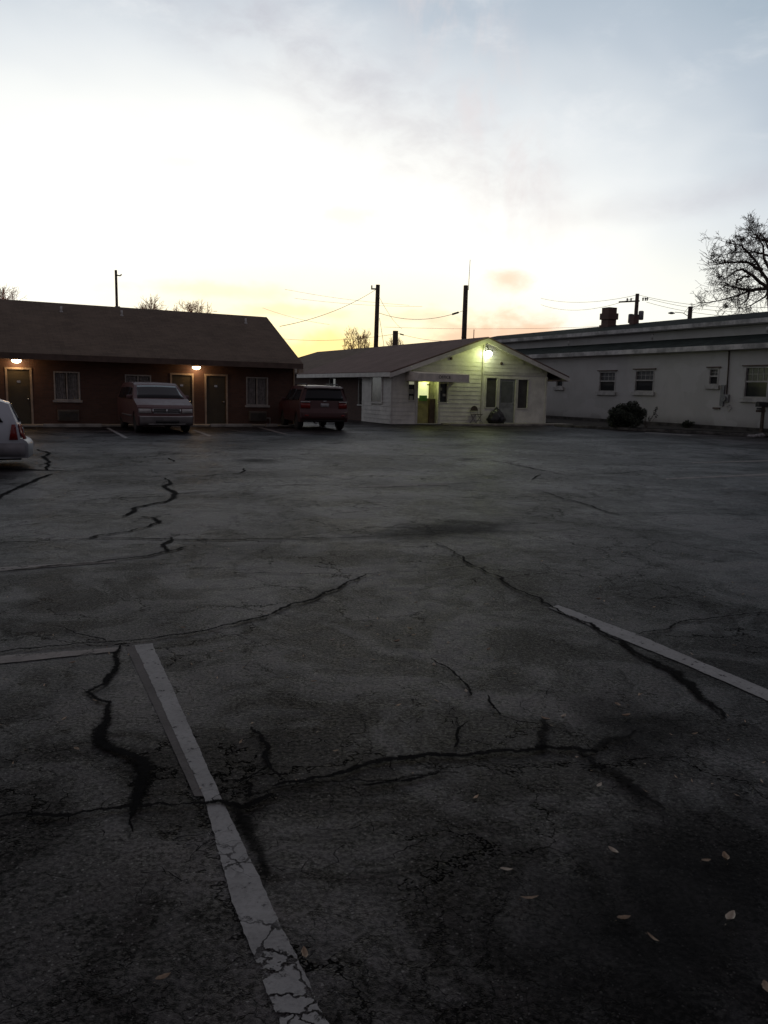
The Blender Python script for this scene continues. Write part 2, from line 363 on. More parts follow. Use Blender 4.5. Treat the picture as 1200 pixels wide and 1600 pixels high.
def flat_mark(name, c, c2, rough, wear_scale, wear_lo, wear_hi, edge=False, spec=.3, alpha=1.0):
    # paint or tar lying on the asphalt; worn through where noise says so
    m = bpy.data.materials.new(name); m.use_nodes = True; t = NT(m.node_tree); b = m.node_tree.nodes['Principled BSDF']
    co = t.n('ShaderNodeTexCoord').outputs['Object']
    fine = t.noise(co, 60, 4, .7)[0]; med = t.noise(co, 5, 5, .6)[0]
    cc = t.mix(t.ss(med, .3, .7), c, c2); cc = t.mix(t.m('MULTIPLY', t.ss(fine, .48, .60), .35), cc, tuple(x*.5 for x in c))
    t.put(b.inputs['Base Color'], cc); b.inputs['Roughness'].default_value = rough; b.inputs['Specular IOR Level'].default_value = spec
    wear = t.ss(t.noise(co, wear_scale, 7, .7)[0], wear_lo, wear_hi)
    if name.startswith('white'):
        wv = t.vm('ADD', co, t.vm('SCALE', t.vm('SUBTRACT', t.noise(co, 9, 4, .65)[1], (.5, .5, .5)), sc=.11))
        e = t.voro(wv, 9.0)[0]; sy = t.n('ShaderNodeSeparateXYZ'); t.put(sy.inputs[0], co); mk = t.m('MULTIPLY', t.ss(t.noise(t.vm('ADD', co, (5, 3.2, 0)), 1.6, 3)[0], .36, .5), t.m('SUBTRACT', 1, t.ss(sy.outputs[1], 2.35, 2.6)))
        wear = t.m('MULTIPLY', wear, t.m('SUBTRACT', 1, t.m('MULTIPLY', t.m('SUBTRACT', 1, t.ss(e, .012, .05)), mk)))
    if edge:
        a = t.n('ShaderNodeAttribute', attribute_name='edge').outputs['Fac']
        ef = t.ss(t.m('ADD', a, t.m('MULTIPLY', t.m('SUBTRACT', t.noise(co, 2.2 if name in ('oil_stain', 'deep_stain') else 30, 6, .7)[0], .5), 1.2 if 'stain' in name else 1.5)), .18, .95 if name in ('oil_stain', 'deep_stain') else .75)
        wear = t.m('MULTIPLY', wear, ef)
    t.put(b.inputs['Alpha'], t.m('MULTIPLY', wear, alpha))
    t.put(b.inputs['Normal'], t.bump(t.m('ADD', fine, med), .7, .005))
    return m
M_paint = flat_mark('white_line_paint', (.25, .245, .24), (.19, .185, .18), .7, 22, .26, .46)
M_paint_old = flat_mark('white_worn_line_paint', (.20, .175, .16), (.13, .115, .105), .7, 9, .30, .50)
M_ghost = flat_mark('faded_line_paint', (.115, .105, .10), (.085, .078, .074), .8, 9, .05, .3, spec=.15)
M_tar = flat_mark('tar_seal', (.0028, .0026, .0028), (.0065, .006, .0065), .95, 45, .10, .34, edge=True, spec=.04, alpha=1.0)
M_tar_faint = flat_mark('faint_tar_seal', (.003, .0028, .003), (.0065, .006, .0065), .95, 25, .12, .45, edge=True, spec=.04, alpha=.72)  # lower alpha puts the fading of seams in the shaded foreground into the colour
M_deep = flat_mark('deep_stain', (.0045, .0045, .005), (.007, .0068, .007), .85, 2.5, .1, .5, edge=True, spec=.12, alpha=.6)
M_stain = flat_mark('oil_stain', (.007, .0065, .007), (.010, .0095, .010), .9, 4, .1, .5, edge=True, spec=.15, alpha=.45)

# ------------------------------------------------------------------ ground
def grid_ground():
    xs = sorted(set([-600, -300, -150, -80, -50] + list(range(-40, 41, 4)) + [50, 80, 150, 300, 600]))
    ys = sorted(set([-300, -100, -40, -20] + list(range(-8, 61, 4)) + [80, 120, 200, 400, 900]))
    g_ = MB(); n = len(xs)
    g_.v = [(x, y, 0) for y in ys for x in xs]
    g_.f = [(j*n+i, j*n+i+1, (j+1)*n+i+1, (j+1)*n+i) for j in range(len(ys)-1) for i in range(n-1)]
    o = g_.build('ground', M_asphalt); tag(o, 'dark cracked asphalt of the parking lot', kind='structure')
grid_ground()

def jag(pts, depth, amp, rnd):
    for _ in range(depth):
        out = [pts[0]]
        for a, b in zip(pts, pts[1:]):
            L = math.hypot(b[0]-a[0], b[1]-a[1]); n = (-(b[1]-a[1]), b[0]-a[0]); k = rnd.uniform(-amp, amp)
            out += [((a[0]+b[0])/2 + n[0]*k, (a[1]+b[1])/2 + n[1]*k, (a[2]+b[2])/2*rnd.uniform(.75, 1.25)), b]
        pts = out
    return pts
def ribbon(name, pix, z, m, widen=1.0, depth=4, amp=.12, soft=True, seed=1, label=None, taper=True):
    rnd = random.Random(seed)
    P = [(*gp(x, y).xy, wd*widen) for x, y, wd in pix]; P = jag(P, depth, amp, rnd)
    L = 0; n = len(P); v = []; f = []; ed = []
    rows = 5 if soft else 2
    for i, p in enumerate(P):
        a = P[max(i-1, 0)]; b = P[min(i+1, n-1)]; d = Vector((b[0]-a[0], b[1]-a[1])); d.normalize(); nn = Vector((-d.y, d.x))
        wd = p[2]*(min(1, (i+.3)/4, (n-i-.7)/4) if taper else 1)
        for k in range(rows):
            t = k/(rows-1)*2-1; v.append((p[0]+nn.x*t*wd*.5, p[1]+nn.y*t*wd*.5, z)); ed.append(1-abs(t) if rows > 2 else 1)
    for i in range(n-1):
        for k in range(rows-1): f.append((i*rows+k, i*rows+k+1, (i+1)*rows+k+1, (i+1)*rows+k))
    me = bpy.data.meshes.new(name); me.from_pydata(v, [], f); me.materials.append(m)
    at_ = me.attributes.new('edge', 'FLOAT', 'POINT'); at_.data.foreach_set('value', ed)
    o = bpy.data.objects.new(name, me); COL.objects.link(o); tag(o, label, kind='structure'); return o

CR = [
 [(190,1008,.03),(183,1035,.06),(165,1068,.06),(136,1084,.045),(150,1094,.045),(172,1100,.04),(168,1122,.07),(155,1142,.10),(158,1162,.11),(186,1175,.08),(216,1186,.11),(228,1207,.13),(220,1235,.115),(208,1268,.06),(206,1280,.03)],
 [(-80,1284,.02),(0,1280,.022),(50,1275,.025),(90,1277,.04),(150,1268,.022),(200,1262,.04),(250,1258,.025),(300,1258,.02),(345,1254,.035),(375,1264,.07),(400,1256,.06),(428,1243,.03)],
 [(372,1258,.04),(385,1290,.085),(396,1315,.07),(408,1345,.045),(418,1375,.02)],
 [(425,1232,.02),(470,1224,.035),(520,1214,.04),(560,1200,.05),(600,1190,.06),(640,1186,.065),(700,1182,.06),(760,1179,.06),(820,1176,.055),(850,1170,.07),(900,1172,.05),(935,1177,.04)],
 [(848,1126,.05),(846,1145,.06),(848,1175,.08)],
 [(905,1176,.05),(930,1200,.06),(965,1214,.09),(995,1238,.09),(1022,1256,.05),(1040,1268,.02)],
 [(930,1180,.05),(952,1158,.07),(995,1143,.02)],
 [(380,1248,.02),(440,1233,.022),(500,1226,.022),(560,1222,.02),(640,1216,.03),(725,1212,.02)],
 [(392,1138,.02),(408,1152,.035),(414,1178,.05),(420,1196,.03),(432,1210,.015),(445,1222,.012)],
 [(362,1226,.02),(385,1220,.02),(405,1208,.014),(426,1198,.012)], [(384,1222,.02),(388,1250,.03)],
 [(-60,1028,.02),(0,1021,.03),(60,1014,.03),(120,1007,.025),(185,1004,.03),(240,1000,.03),(300,990,.035),(370,975,.04),(430,958,.04),(490,938,.045),(530,920,.05),(560,906,.04),(572,898,.02)],
 [(88,980,.01),(130,994,.02),(165,1003,.02)],
 [(358,895,.015),(420,896,.02),(480,898,.02),(560,899,.012),(640,895,.015),(700,890,.02),(740,884,.02)],
 [(672,845,.012),(705,860,.02),(735,882,.04),(760,895,.03),(790,912,.045),(815,925,.03),(860,948,.03),(900,968,.035),(935,985,.04),(960,1000,.05),(985,1015,.06),(1020,1035,.08),(1060,1060,.09),(1090,1085,.08),(1115,1106,.05),(1135,1125,.015)],
 [(992,994,.014),(1020,988,.02),(1048,983,.025),(1060,975,.02),(1100,970,.025),(1150,963,.02),(1215,957,.018)],
 [(-40,852,.03),(60,847,.03),(130,843,.03),(200,842,.05),(300,844,.05),(400,843,.04),(500,842,.03),(620,839,.02)],
 [(-40,896,.03),(80,885,.035),(160,878,.035),(230,870,.04),(265,862,.05),(292,855,.03)],
 [(266,862,.05),(257,850,.06),(268,840,.03)],
 [(140,842,.07),(200,832,.04),(235,823,.04),(248,817,.07),(240,810,.06),(218,808,.03)],
 [(192,808,.05),(210,799,.09),(215,793,.06),(240,788,.05),(265,782,.08),(272,774,.12),(262,765,.09),(266,756,.09),(256,747,.04)],
 [(100,783,.02),(180,779,.03),(262,776,.04)], [(270,773,.05),(300,770,.05),(345,767,.02)], [(-30,827,.02),(60,819,.03),(140,815,.02)],
 [(56,702,.06),(74,711,.10),(78,722,.10),(76,736,.06)], [(-60,731,.25),(0,733,.22),(60,735,.15),(112,737,.06)],  # second line: shade under the wagon, drawn as a dark ribbon
 [(-20,786,.08),(30,762,.10),(60,748,.08),(82,741,.06)],
 [(298,747,.03),(340,742,.05),(375,740,.05),(381,732,.04)], [(430,760,.03),(470,758,.05),(530,757,.02)],
 [(262,716,.04),(272,722,.05)],
 [(765,719,.04),(800,726,.05),(850,736,.05),(892,743,.03)], [(892,742,.03),(960,740,.05),(1010,735,.02)],
 [(842,768,.02),(900,784,.03),(940,798,.03),(972,806,.03)], [(640,757,.02),(700,757,.03),(760,755,.02)],
 [(930,802,.02),(1040,802,.02),(1210,807,.02)], [(830,751,.03),(846,742,.05)], [(600,838,.02),(700,835,.015)],
 [(709,1172,.012),(715,1147,.02),(731,1130,.01)], [(762,1088,.012),(769,1104,.025),(782,1121,.01)],
 [(672,1030,.01),(700,1045,.018),(720,1065,.018),(738,1090,.014)], [(782,1121,.008),(812,1130,.012),(845,1133,.008)],
 [(205,1272,.02),(203,1290,.012),(208,1305,.008)], [(690,1208,.02),(640,1222,.035),(560,1230,.02)],
 [(508,693,.05),(520,694,.10),(534,692,.04)], [(480,744,.03),(512,742,.04)],
 [(1160,858,.012),(1190,868,.012)],
]
for i, c in enumerate(CR):
    ribbon('crack_and_shade_line', c, .0095+.0001*(i % 7), M_tar_faint if i in (4, 5, 6, 2, 7) else M_tar, (.9 if i == 0 else (1.05 if i < 16 else 1.3)), 5, .07 if i == 0 or i > 23 else .13, True, 100+i, 'dark asphalt line: tar-filled cracks, plus painted shade by the wagon')
def hairlines():
    rnd = random.Random(77); v = []; f = []
    def line(p, d, L, w_):
        n = max(3, int(L/.022)); P = [p]; dd = d
        for k in range(n):
            dd = d + rnd.gauss(0, .75); d = d + rnd.gauss(0, .08); p = (p[0]+math.cos(dd)*L/n, p[1]+math.sin(dd)*L/n); P.append(p)
            if rnd.random() < .07 and L > .12: line(p, d+rnd.choice((-1, 1))*rnd.uniform(.7, 1.5), L*.5, w_*.7)
        i0 = len(v)
        for k, q in enumerate(P):
            a = P[max(0, k-1)]; b_ = P[min(n, k+1)]; t_ = math.atan2(b_[1]-a[1], b_[0]-a[0])+math.pi/2; ww = w_*rnd.uniform(.4, 1.4)*.5*(1-.8*k/n)
            v.append((q[0]+math.cos(t_)*ww, q[1]+math.sin(t_)*ww, .0088)); v.append((q[0]-math.cos(t_)*ww, q[1]-math.sin(t_)*ww, .0088))
        for k in range(n): f.append((i0+2*k, i0+2*k+1, i0+2*k+3, i0+2*k+2))
    for c in CR[:16] + CR[37:41]:
        for a, b_ in zip(c, c[1:]):
            A = gp(a[0], a[1]); B = gp(b_[0], b_[1]); L = (B-A).length; d = math.atan2(B.y-A.y, B.x-A.x)
            for _ in range(max(1, int(L/.22))):
                t_ = rnd.random(); p = A.lerp(B, t_); line((p.x, p.y), d+rnd.choice((-1, 1))*rnd.uniform(.4, 1.6), rnd.uniform(.05, .22), rnd.uniform(.003, .006))
    for (x0, x1, y0, y1, n) in ((560, 900, 1000, 1180, 60), (60, 330, 1285, 1420, 14), (440, 760, 1230, 1360, 16), (300, 560, 1020, 1200, 22), (560, 860, 900, 990, 25), (0, 140, 1060, 1260, 9)):
        for _ in range(n):
            p = gp(rnd.uniform(x0, x1), rnd.uniform(y0, y1)); line((p.x, p.y), rnd.uniform(0, 6.28), rnd.uniform(.10, .40), rnd.uniform(.0022, .0045))
    me = bpy.data.meshes.new('hairline_cracks'); me.from_pydata(v, [], f); me.materials.append(mat('crack_shadowed_asphalt', (.0035, .0032, .0035), .95, .1, 20, spec=.0))
    o = bpy.data.objects.new('hairline_cracks', me); COL.objects.link(o); tag(o, 'fine branching hairline cracks in the asphalt', kind='structure')
hairlines()
def paint(name, L, Rr, m, z=.004, seed=3, label='white parking stall line'):
    # left and right edge as pixel rows down the line
    rnd = random.Random(seed); v = []; f = []
    A = [gp(*p).xy for p in L]; B = [gp(*p).xy for p in Rr]
    pts = []
    for k in range(len(A)-1):
        n = max(3, int((A[k+1]-A[k]).length/.012))
        for j in range(n + (k == len(A)-2)): pts.append((A[k].lerp(A[k+1], j/n), B[k].lerp(B[k+1], j/n)))
    q1 = q2 = 0
    for a, b in pts:
        d = (b-a); q1 = q1*.8+rnd.gauss(0, .010); q2 = q2*.8+rnd.gauss(0, .010); j1, j2 = q1+rnd.gauss(0, .007), q2+rnd.gauss(0, .007)
        v += [(*(a+d*j1), z), (*(b+d*j2), z)]
    for i in range(len(pts)-1): f.append((2*i, 2*i+1, 2*i+3, 2*i+2))
    me = bpy.data.meshes.new(name); me.from_pydata(v, [], f); me.materials.append(m)
    o = bpy.data.objects.new(name, me); COL.objects.link(o); tag(o, label, kind='structure')
paint('parking_line', [(210,1009),(318,1245),(358,1395),(436,1600),(520,1830)], [(238,1006),(345,1245),(415,1395),(512,1600),(615,1830)], M_paint)
paint('parking_line', [(197,1012),(252,1130),(304,1245)], [(214,1009),(268,1130),(318,1245)], M_ghost, .0025)
paint('parking_line', [(857,950),(958,994),(1080,1043),(1200,1096),(1500,1228)], [(872,946),(998,993),(1100,1037),(1204,1080),(1520,1212)], M_paint, seed=5)
paint('parking_line', [(-200,1062),(0,1038),(188,1018)], [(-200,1048),(0,1026),(188,1012)], M_paint_old, seed=6)
paint('parking_line', [(-100,900),(0,893),(180,879)], [(-100,893),(0,887),(180,876)], M_paint_old, seed=7)
paint('parking_line', [(1040,749.5),(1240,741)], [(1040,747.5),(1240,738)], M_paint_old, seed=8)
paint('parking_line', [(1080,724),(1240,720)], [(1080,722.5),(1240,718)], M_paint_old, seed=9)
paint('parking_line', [(700,758),(560,762)], [(700,756),(560,760)], M_paint_old, seed=9)
paint('parking_line', [(166,669),(195,685)], [(170,668.3),(200,684)], M_paint, seed=10)
paint('parking_line', [(300,672),(326,682)], [(304,671.5),(331,681)], M_paint, seed=11)
paint('parking_line', [(403,668),(444,679)], [(409,668),(452,679)], M_paint_old, seed=12)
def blob(name, pix, z, label, seed=1, m=None):
    rnd = random.Random(seed); P = [gp(*p).xy for p in pix]; c = sum(P, Vector((0, 0)))/len(P); n = len(P)
    S = []
    for i in range(n):
        for j in range(6): S.append(P[i].lerp(P[(i+1) % n], j/6)*1.0)
    v = [(*c, z)]; ed = [1.0]; f = []; rings = 6; N = len(S)
    for r_ in range(1, rings+1):
        for s_ in S: p = c.lerp(s_, r_/rings); v.append((*p, z)); ed.append(1-r_/rings)
    for j in range(N): f.append((0, 1+j, 1+(j+1) % N))
    for r_ in range(rings-1):
        for j in range(N): a = 1+r_*N; f.append((a+j, a+N+j, a+N+(j+1) % N, a+(j+1) % N))
    me = bpy.data.meshes.new(name); me.from_pydata(v, [], f); me.materials.append(m or M_stain)
    at_ = me.attributes.new('edge', 'FLOAT', 'POINT'); at_.data.foreach_set('value', ed)
    o = bpy.data.objects.new(name, me); COL.objects.link(o); tag(o, label, kind='structure')
blob('pavement_patch', [(340,720),(365,715),(410,714),(460,719),(440,726),(380,727)], .005, 'dark patch in the asphalt')
blob('pavement_patch', [(480,836),(590,812),(690,800),(790,800),(900,815),(930,829),(830,846),(700,856),(560,858),(440,850)], .0055, 'wide dark patch across the middle of the lot', 2, M_deep)
blob('pavement_patch', [(690,718),(720,714),(780,716),(760,722),(700,722)], .005, 'dark patch in the asphalt', 4)
blob('pavement_patch', [(800,1060),(950,1050),(1150,1120),(1200,1200),(1050,1260),(900,1180)], .005, 'dark patch in the asphalt', 5)
blob('pavement_patch', [(420,1480),(620,1330),(850,1230),(1150,1190),(1500,1200),(1700,1500),(1500,1900),(900,2000),(480,1800)], .0045, 'wide smooth dark patch in the asphalt', 6, M_deep)  # soft darkening of the near right ground, put into the colour

# ------------------------------------------------------------------ building helpers
def wall_holes(mb, x0, x1, z0, z1, y0, y1, holes):
    zs = sorted({z0, z1, *[min(max(h[k], z0), z1) for h in holes for k in (2, 3)]})
    for a, b in zip(zs, zs[1:]):
        hs = sorted([h for h in holes if h[2] < b-1e-6 and h[3] > a+1e-6]); x = x0
        for h in hs:
            if h[0] > x: mb.box(x, h[0], y0, y1, a, b)
            x = h[1]
        if x < x1: mb.box(x, x1, y0, y1, a, b)
def clap(mb, x0, x1, z0, z1, holes, zt=None, step=.2, axis='x', off=0, sgn=-1):
    # lap boards on the plane y=off (axis x) or x=off (axis y); zt(u) = underside of the sloping roof
    z = z0
    while z < z1-.01:
        ze = min(z+step, z1); iv = [(x0, x1)]
        for h in holes:
            if h[2] < ze-1e-3 and h[3] > z+1e-3:
                new = []
                for a, b in iv:
                    if h[1] <= a or h[0] >= b: new.append((a, b)); continue
                    if h[0] > a: new.append((a, h[0]))
                    if h[1] < b: new.append((h[1], b))
                iv = new
        for a, b in iv:
            if zt:
                us = [a + (b-a)*k/60 for k in range(61)]; us = [u for u in us if zt(u) > ze]
                if len(us) < 2: continue
                a, b = us[0], us[-1]
            d0, d1 = .024*sgn, .006*sgn
            if axis == 'x': P = [(a, off, z), (b, off, z), (b, off+d0, z), (a, off+d0, z), (a, off, ze), (b, off, ze), (b, off+d1, ze), (a, off+d1, ze)]
            else: P = [(off, a, z), (off, b, z), (off+d0, b, z), (off+d0, a, z), (off, a, ze), (off, b, ze), (off+d1, b, ze), (off+d1, a, ze)]
            i = len(mb.v); mb.v += P
            for q in ((0,1,2,3),(7,6,5,4),(3,2,6,7),(0,3,7,4),(1,5,6,2)): mb.f.append(tuple(i+k for k in q))
        z = ze
def frame_box(mb, x0, x1, z0, z1, y0, y1, t=.05):
    mb.box(x0, x0+t, y0, y1, z0, z1); mb.box(x1-t, x1, y0, y1, z0, z1); mb.box(x0+t, x1-t, y0, y1, z1-t, z1); mb.box(x0+t, x1-t, y0, y1, z0, z0+t)
def curtain_mesh(mb, x0, x1, z0, z1, y, fold=.07):
    n = int((x1-x0)/(fold/4)); pv = None
    for i in range(n+1):
        x = x0+(x1-x0)*i/n; yy = y+.018*math.sin(i*math.pi/2*.97+.4*math.sin(i*.3))
        if pv: mb.face([(pv[0], pv[1], z0), (x, yy, z0), (x, yy, z1), (pv[0], pv[1], z1)])
        pv = (x, yy)
def text_mesh(name, body, size, parent, loc, rot, m, ext=.004):
    cu = bpy.data.curves.new(name, 'FONT'); cu.body = body; cu.size = size; cu.extrude = ext; cu.align_x = 'CENTER'
    tmp = bpy.data.objects.new('tmp_text', cu); COL.objects.link(tmp)
    bpy.context.view_layer.update()
    me = bpy.data.meshes.new_from_object(tmp.evaluated_get(bpy.context.evaluated_depsgraph_get()))
    bpy.data.objects.remove(tmp); bpy.data.curves.remove(cu); me.name = name; me.materials.clear(); me.materials.append(m)
    o = bpy.data.objects.new(name, me); COL.objects.link(o); o.parent = parent; o.location = loc; o.rotation_euler = rot; return o

# ------------------------------------------------------------------ brick motel on the left
MQ, MA = Vector((-8, 32.1, 0)), .499
motel = empty('motel_building', MQ, MA)
tag(motel, 'long low dark brick motel with brown shingle roof, left side of the lot', 'building')
doors = [(-6.60, -5.85, 0, 2.03), (-.66, .14, 0, 2.0), (.73, 1.55, 0, 2.0), (-11.6, -10.8, 0, 2.0)]
wins = [(-5.04, -4.12, .93, 2.0), (-2.47, -1.47, .88, 1.96), (2.42, 3.38, .82, 2.0), (-9.6, -8.6, .9, 2.0)]
b = MB(); wall_holes(b, -22, 4.55, 0, 2.56, 0, .2, doors+wins); b.box(4.55, 4.35, .2, 7.5, 0, 2.56)
b.prism([(0.2, 2.56), (7.5, 2.56), (3.5, 4.45)], 'x', 4.35, 4.5); b.box(-22, 4.35, 7.3, 7.5, 0, 2.5)
b.build('wall', M_brick, motel)
b = MB(); e = (4.81-2.60)/4.4
b.prism([(-.9, 2.60), (3.5, 4.81), (7.9, 2.60), (7.9, 2.48), (3.5, 4.69), (-.9, 2.48)], 'x', -22.5, 4.6)
roof = b.build('roof', M_shingle, motel)
for x in (-4.37, -2.03, 3.32, -9.5):
    v = MB(); v.tube([(x, 2.7, 4.35), (x, 2.7, 4.62)], .04, 10); v.tube([(x, 2.7, 4.36), (x, 2.7, 4.44)], [.09, .05], 10); v.build('vent_pipe', M_gutter, roof, True)
MB().box(-22.4, 4.5, -.86, 0, 2.40, 2.47).build('soffit', M_soffit, motel)
MB().box(-22.5, 4.6, -.93, -.903, 2.38, 2.585).build('fascia', M_trim_dark, motel)
b = MB(); b.box(4.51, 4.56, -.12, -.02, .0, 2.38); b.box(4.40, 4.62, -.9, -.75, 2.22, 2.37); b.build('downspout', M_frame, motel)
for k, (x0, x1, z0, z1) in enumerate(doors):
    d = MB().box(x0, x1, .06, .11, z0, z1).build('door', M_door, motel)
    f = MB(); t = .07; f.box(x0-t, x0, -.03, .10, 0, z1+t); f.box(x1, x1+t, -.03, .10, 0, z1+t); f.box(x0, x1, -.03, .10, z1, z1+t)
    f.build('door_frame', M_frame, d)
    h = MB(); h.tube([(x1-.08, .06, .95), (x1-.08, 0, .95)], .03, 8); h.build('handle', M_chrome, d, True)
    n = MB(); n.box((x0+x1)/2-.06, (x0+x1)/2+.06, .045, .058, 1.55, 1.63); n.build('number_plate', M_chrome, d)
for k, (x0, x1, z0, z1) in enumerate(wins):
    f = MB(); frame_box(f, x0, x1, z0, z1, -.01, .1, .05); xm = (x0+x1)/2; f.box(xm-.02, xm+.02, 0, .09, z0+.05, z1-.05)
    wn = f.build('window', M_alu, motel)
    MB().box(x0-.06, x1+.06, -.07, -.012, z0-.07, z0+.01).build('sill', M_alu, wn)
    MB().box(x0+.05, x1-.05, .045, .052, z0+.05, z1-.05).build('pane', M_glass_clear if 'M_glass_clear' in globals() else M_glass, wn) if False else None
    c = MB(); curtain_mesh(c, x0+.05, xm-.04, z0+.03, z1-.03, .12); curtain_mesh(c, xm+.05, x1-.05, z0+.03, z1-.03, .12); c.build('curtain', M_curtain, wn)
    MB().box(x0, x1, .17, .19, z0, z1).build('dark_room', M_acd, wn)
    a = MB(); ax = xm-.38; a.box(ax, ax+.76, -.12, 0, .18, .58)
    ac = a.build('air_conditioner', M_ac, motel, bevel=.015)
    g_ = MB()
    for j in range(7): g_.box(ax+.05, ax+.71, -.135, -.12, .22+j*.045, .235+j*.045)
    g_.build('grille', M_acd, ac)
    if k == 2:
        p = MB(); p.tube([(ax+.76, -.08, .30), (ax+.92, -.08, .30), (ax+.92, -.08, .02)], .022, 8); p.build('drain_pipe', M_alu, ac, True)
tag(MB().box(-22, 4.5, -1.1, -.002, 0, .05).build('walkway', M_concrete, motel), None); 
# walkway is ground: give it its own place
o = bpy.data.objects['walkway']; o.parent = None; o.location = MQ; o.rotation_euler = (0, 0, MA); tag(o, 'narrow concrete walk along the motel doors', kind='structure')

def mloc(x, y, z=0): return MQ + Matrix.Rotation(MA, 3, 'Z') @ Vector((x, y, z))
def wall_lamp(x, z, label):
    r = empty('wall_lamp', mloc(x, -.03, z), MA); tag(r, label, 'lamp', 'lit lamps over the motel doors')
    MB().lathe([(.10, 0), (.17, -.02), (.17, -.05), (.1, -.06)], 20, Matrix.Translation((0, -.10, .04))).build('base', M_frame, r, True)
    MB().lathe([(.15, -.02), (.165, -.06), (.14, -.12), (.07, -.155), (.01, -.16)], 20, Matrix.Translation((0, -.10, .03))).build('lamp_shade', M_lampw, r, True)
    l = bpy.data.lights.new('lamp_light', 'POINT'); l.energy = 11; l.color = (1, .58, .24); l.shadow_soft_size = .1
    lo = bpy.data.objects.new('lamp_light', l); COL.objects.link(lo); lo.parent = r; lo.location = (0, -.28, -.16)
wall_lamp(-6.28, 2.38, 'lit round lamp over the motel door at the far left, behind the silver wagon')
wall_lamp(.30, 2.36, 'lit round lamp over the pair of motel doors behind the maroon minivan')
def block(x0, x1, label):
    b = MB(); b.prism([(-.09, 0), (-.07, .12), (.07, .12), (.09, 0)], 'x', x0, x1)
    o = b.build('parking_block', M_concrete, None, bevel=.02); o.location = mloc(0, -1.45); o.rotation_euler = (0, 0, MA)
    tag(o, label, 'wheel stop', 'concrete wheel stops along the motel')
block(-5.6, -3.6, 'long concrete wheel stop below the motel window between the wagon and the minivan')
block(.45, 2.15, 'concrete wheel stop in front of the motel door right of the minivan')
block(2.75, 3.25, 'short piece of concrete wheel stop just left of the maroon SUV')

# ------------------------------------------------------------------ office
OQ, OA = Vector((.3, 36.97, 0)), .4634
office = empty('office_building', OQ, OA)
tag(office, 'small white sided office with low gable roof and awning across the lot', 'building')
def oloc(x, y, z=0): return OQ + Matrix.Rotation(OA, 3, 'Z') @ Vector((x, y, z))
XR, ZR, S = 4.84, 4.24, .345
def under(u): return ZR - .16 - abs(u-XR)*S
alcove = (1.30, 2.42, .06, 2.10); lw = (.80, 1.14, 1.15, 2.02); rw = (2.50, 2.90, 1.08, 1.95)
w1 = (5.13, 5.77, .85, 2.31); w2 = (7.03, 7.66, .84, 2.27); od = (5.88, 6.94, .10, 2.32)
holesL = [alcove, lw, rw]; holesR = [w1, w2, od]
b = MB(); wall_holes(b, -.10, 8.83, 0.02, 2.42, 0, .12, holesL+holesR)
b.prism([(-.10, 2.42), (8.83, 2.42), (8.83, under(8.83)), (XR, under(XR)), (-.10, under(-.10))], 'y', 0, .12)
b.box(-.10, .02, .12, 3.15, 0.02, 2.42); b.box(8.71, 8.83, .12, 11.6, 0.02, 2.42); b.box(-.10, .25, 3.15, 3.25, 0.02, 2.42)
b.build('wall', M_white, office)
b = MB(); clap(b, -.10, 4.83, .03, 4.1, holesL+[(4.6, 9, 0, 0)], under); clap(b, 4.93, 8.83, 2.60, 4.1, [], under)
clap(b, -.10, 8.83, 0, 0, [])
clap(b, .0, 3.15, .03, 2.40, [(.94, 2.06, 1.0, 2.28)], None, .2, 'y', -.10)
b.build('siding', M_white, office)
for q in ((-.13, -.03, -.035, .05, .02, 2.44), (8.76, 8.86, -.035, .05, .02, 2.44)): MB().box(*q).build('corner_trim', M_whitetrim, office)
MB().box(4.93, 8.76, -.03, -.001, 2.46, 2.58).build('trim_board', M_whitetrim, office)
MB().box(1.18, 1.30, -.04, .0, .06, 2.2).build('entry_trim', M_whitetrim, office); MB().box(2.42, 2.52, -.04, .0, .06, 1.0).build('entry_trim', M_whitetrim, office)
# roof (two slopes), rake boards, eave boards, soffit
b = MB()
for sg, xe in ((-1, -.40), (1, 9.9)):
    zt = ZR - abs(xe-XR)*S
    b.prism([(XR, ZR), (xe, zt), (xe, zt-.07), (XR, ZR-.07)], 'y', -.45, 11.8)
oroof = b.build('roof', M_shingle2, office)
b = MB()
for xe in (-.40, 9.9):
    zt = ZR - abs(xe-XR)*S
    b.prism([(XR, ZR-.072), (xe, zt-.072), (xe, zt-.27), (XR, ZR-.30)], 'y', -.45, -.415)
    b.prism([(XR, ZR-.072), (xe, zt-.072), (xe, zt-.22), (XR, ZR-.24)], 'y', 11.76, 11.8)
b.box(-.43, -.402, -.45, 11.8, 2.20, 2.40); b.box(9.902, 9.94, -.45, 11.8, 2.24, 2.44)
b.build('rake_board', M_whitetrim, office)
b = MB(); b.box(8.83, 9.88, -.41, 11.6, 2.24, 2.29); b.box(-.40, -.10, -.41, 11.6, 2.28, 2.32); b.build('soffit', M_soffit, office)
b = MB(); b.tube([(4.62, .5, 4.1), (4.62, .5, 4.62)], .02, 8); b.build('vent_pipe', M_wood, oroof)
b = MB(); b.box(9.35, 9.8, 1.0, 1.3, 2.55, 2.72); b.build('roof_vent', M_trim_dark, oroof)
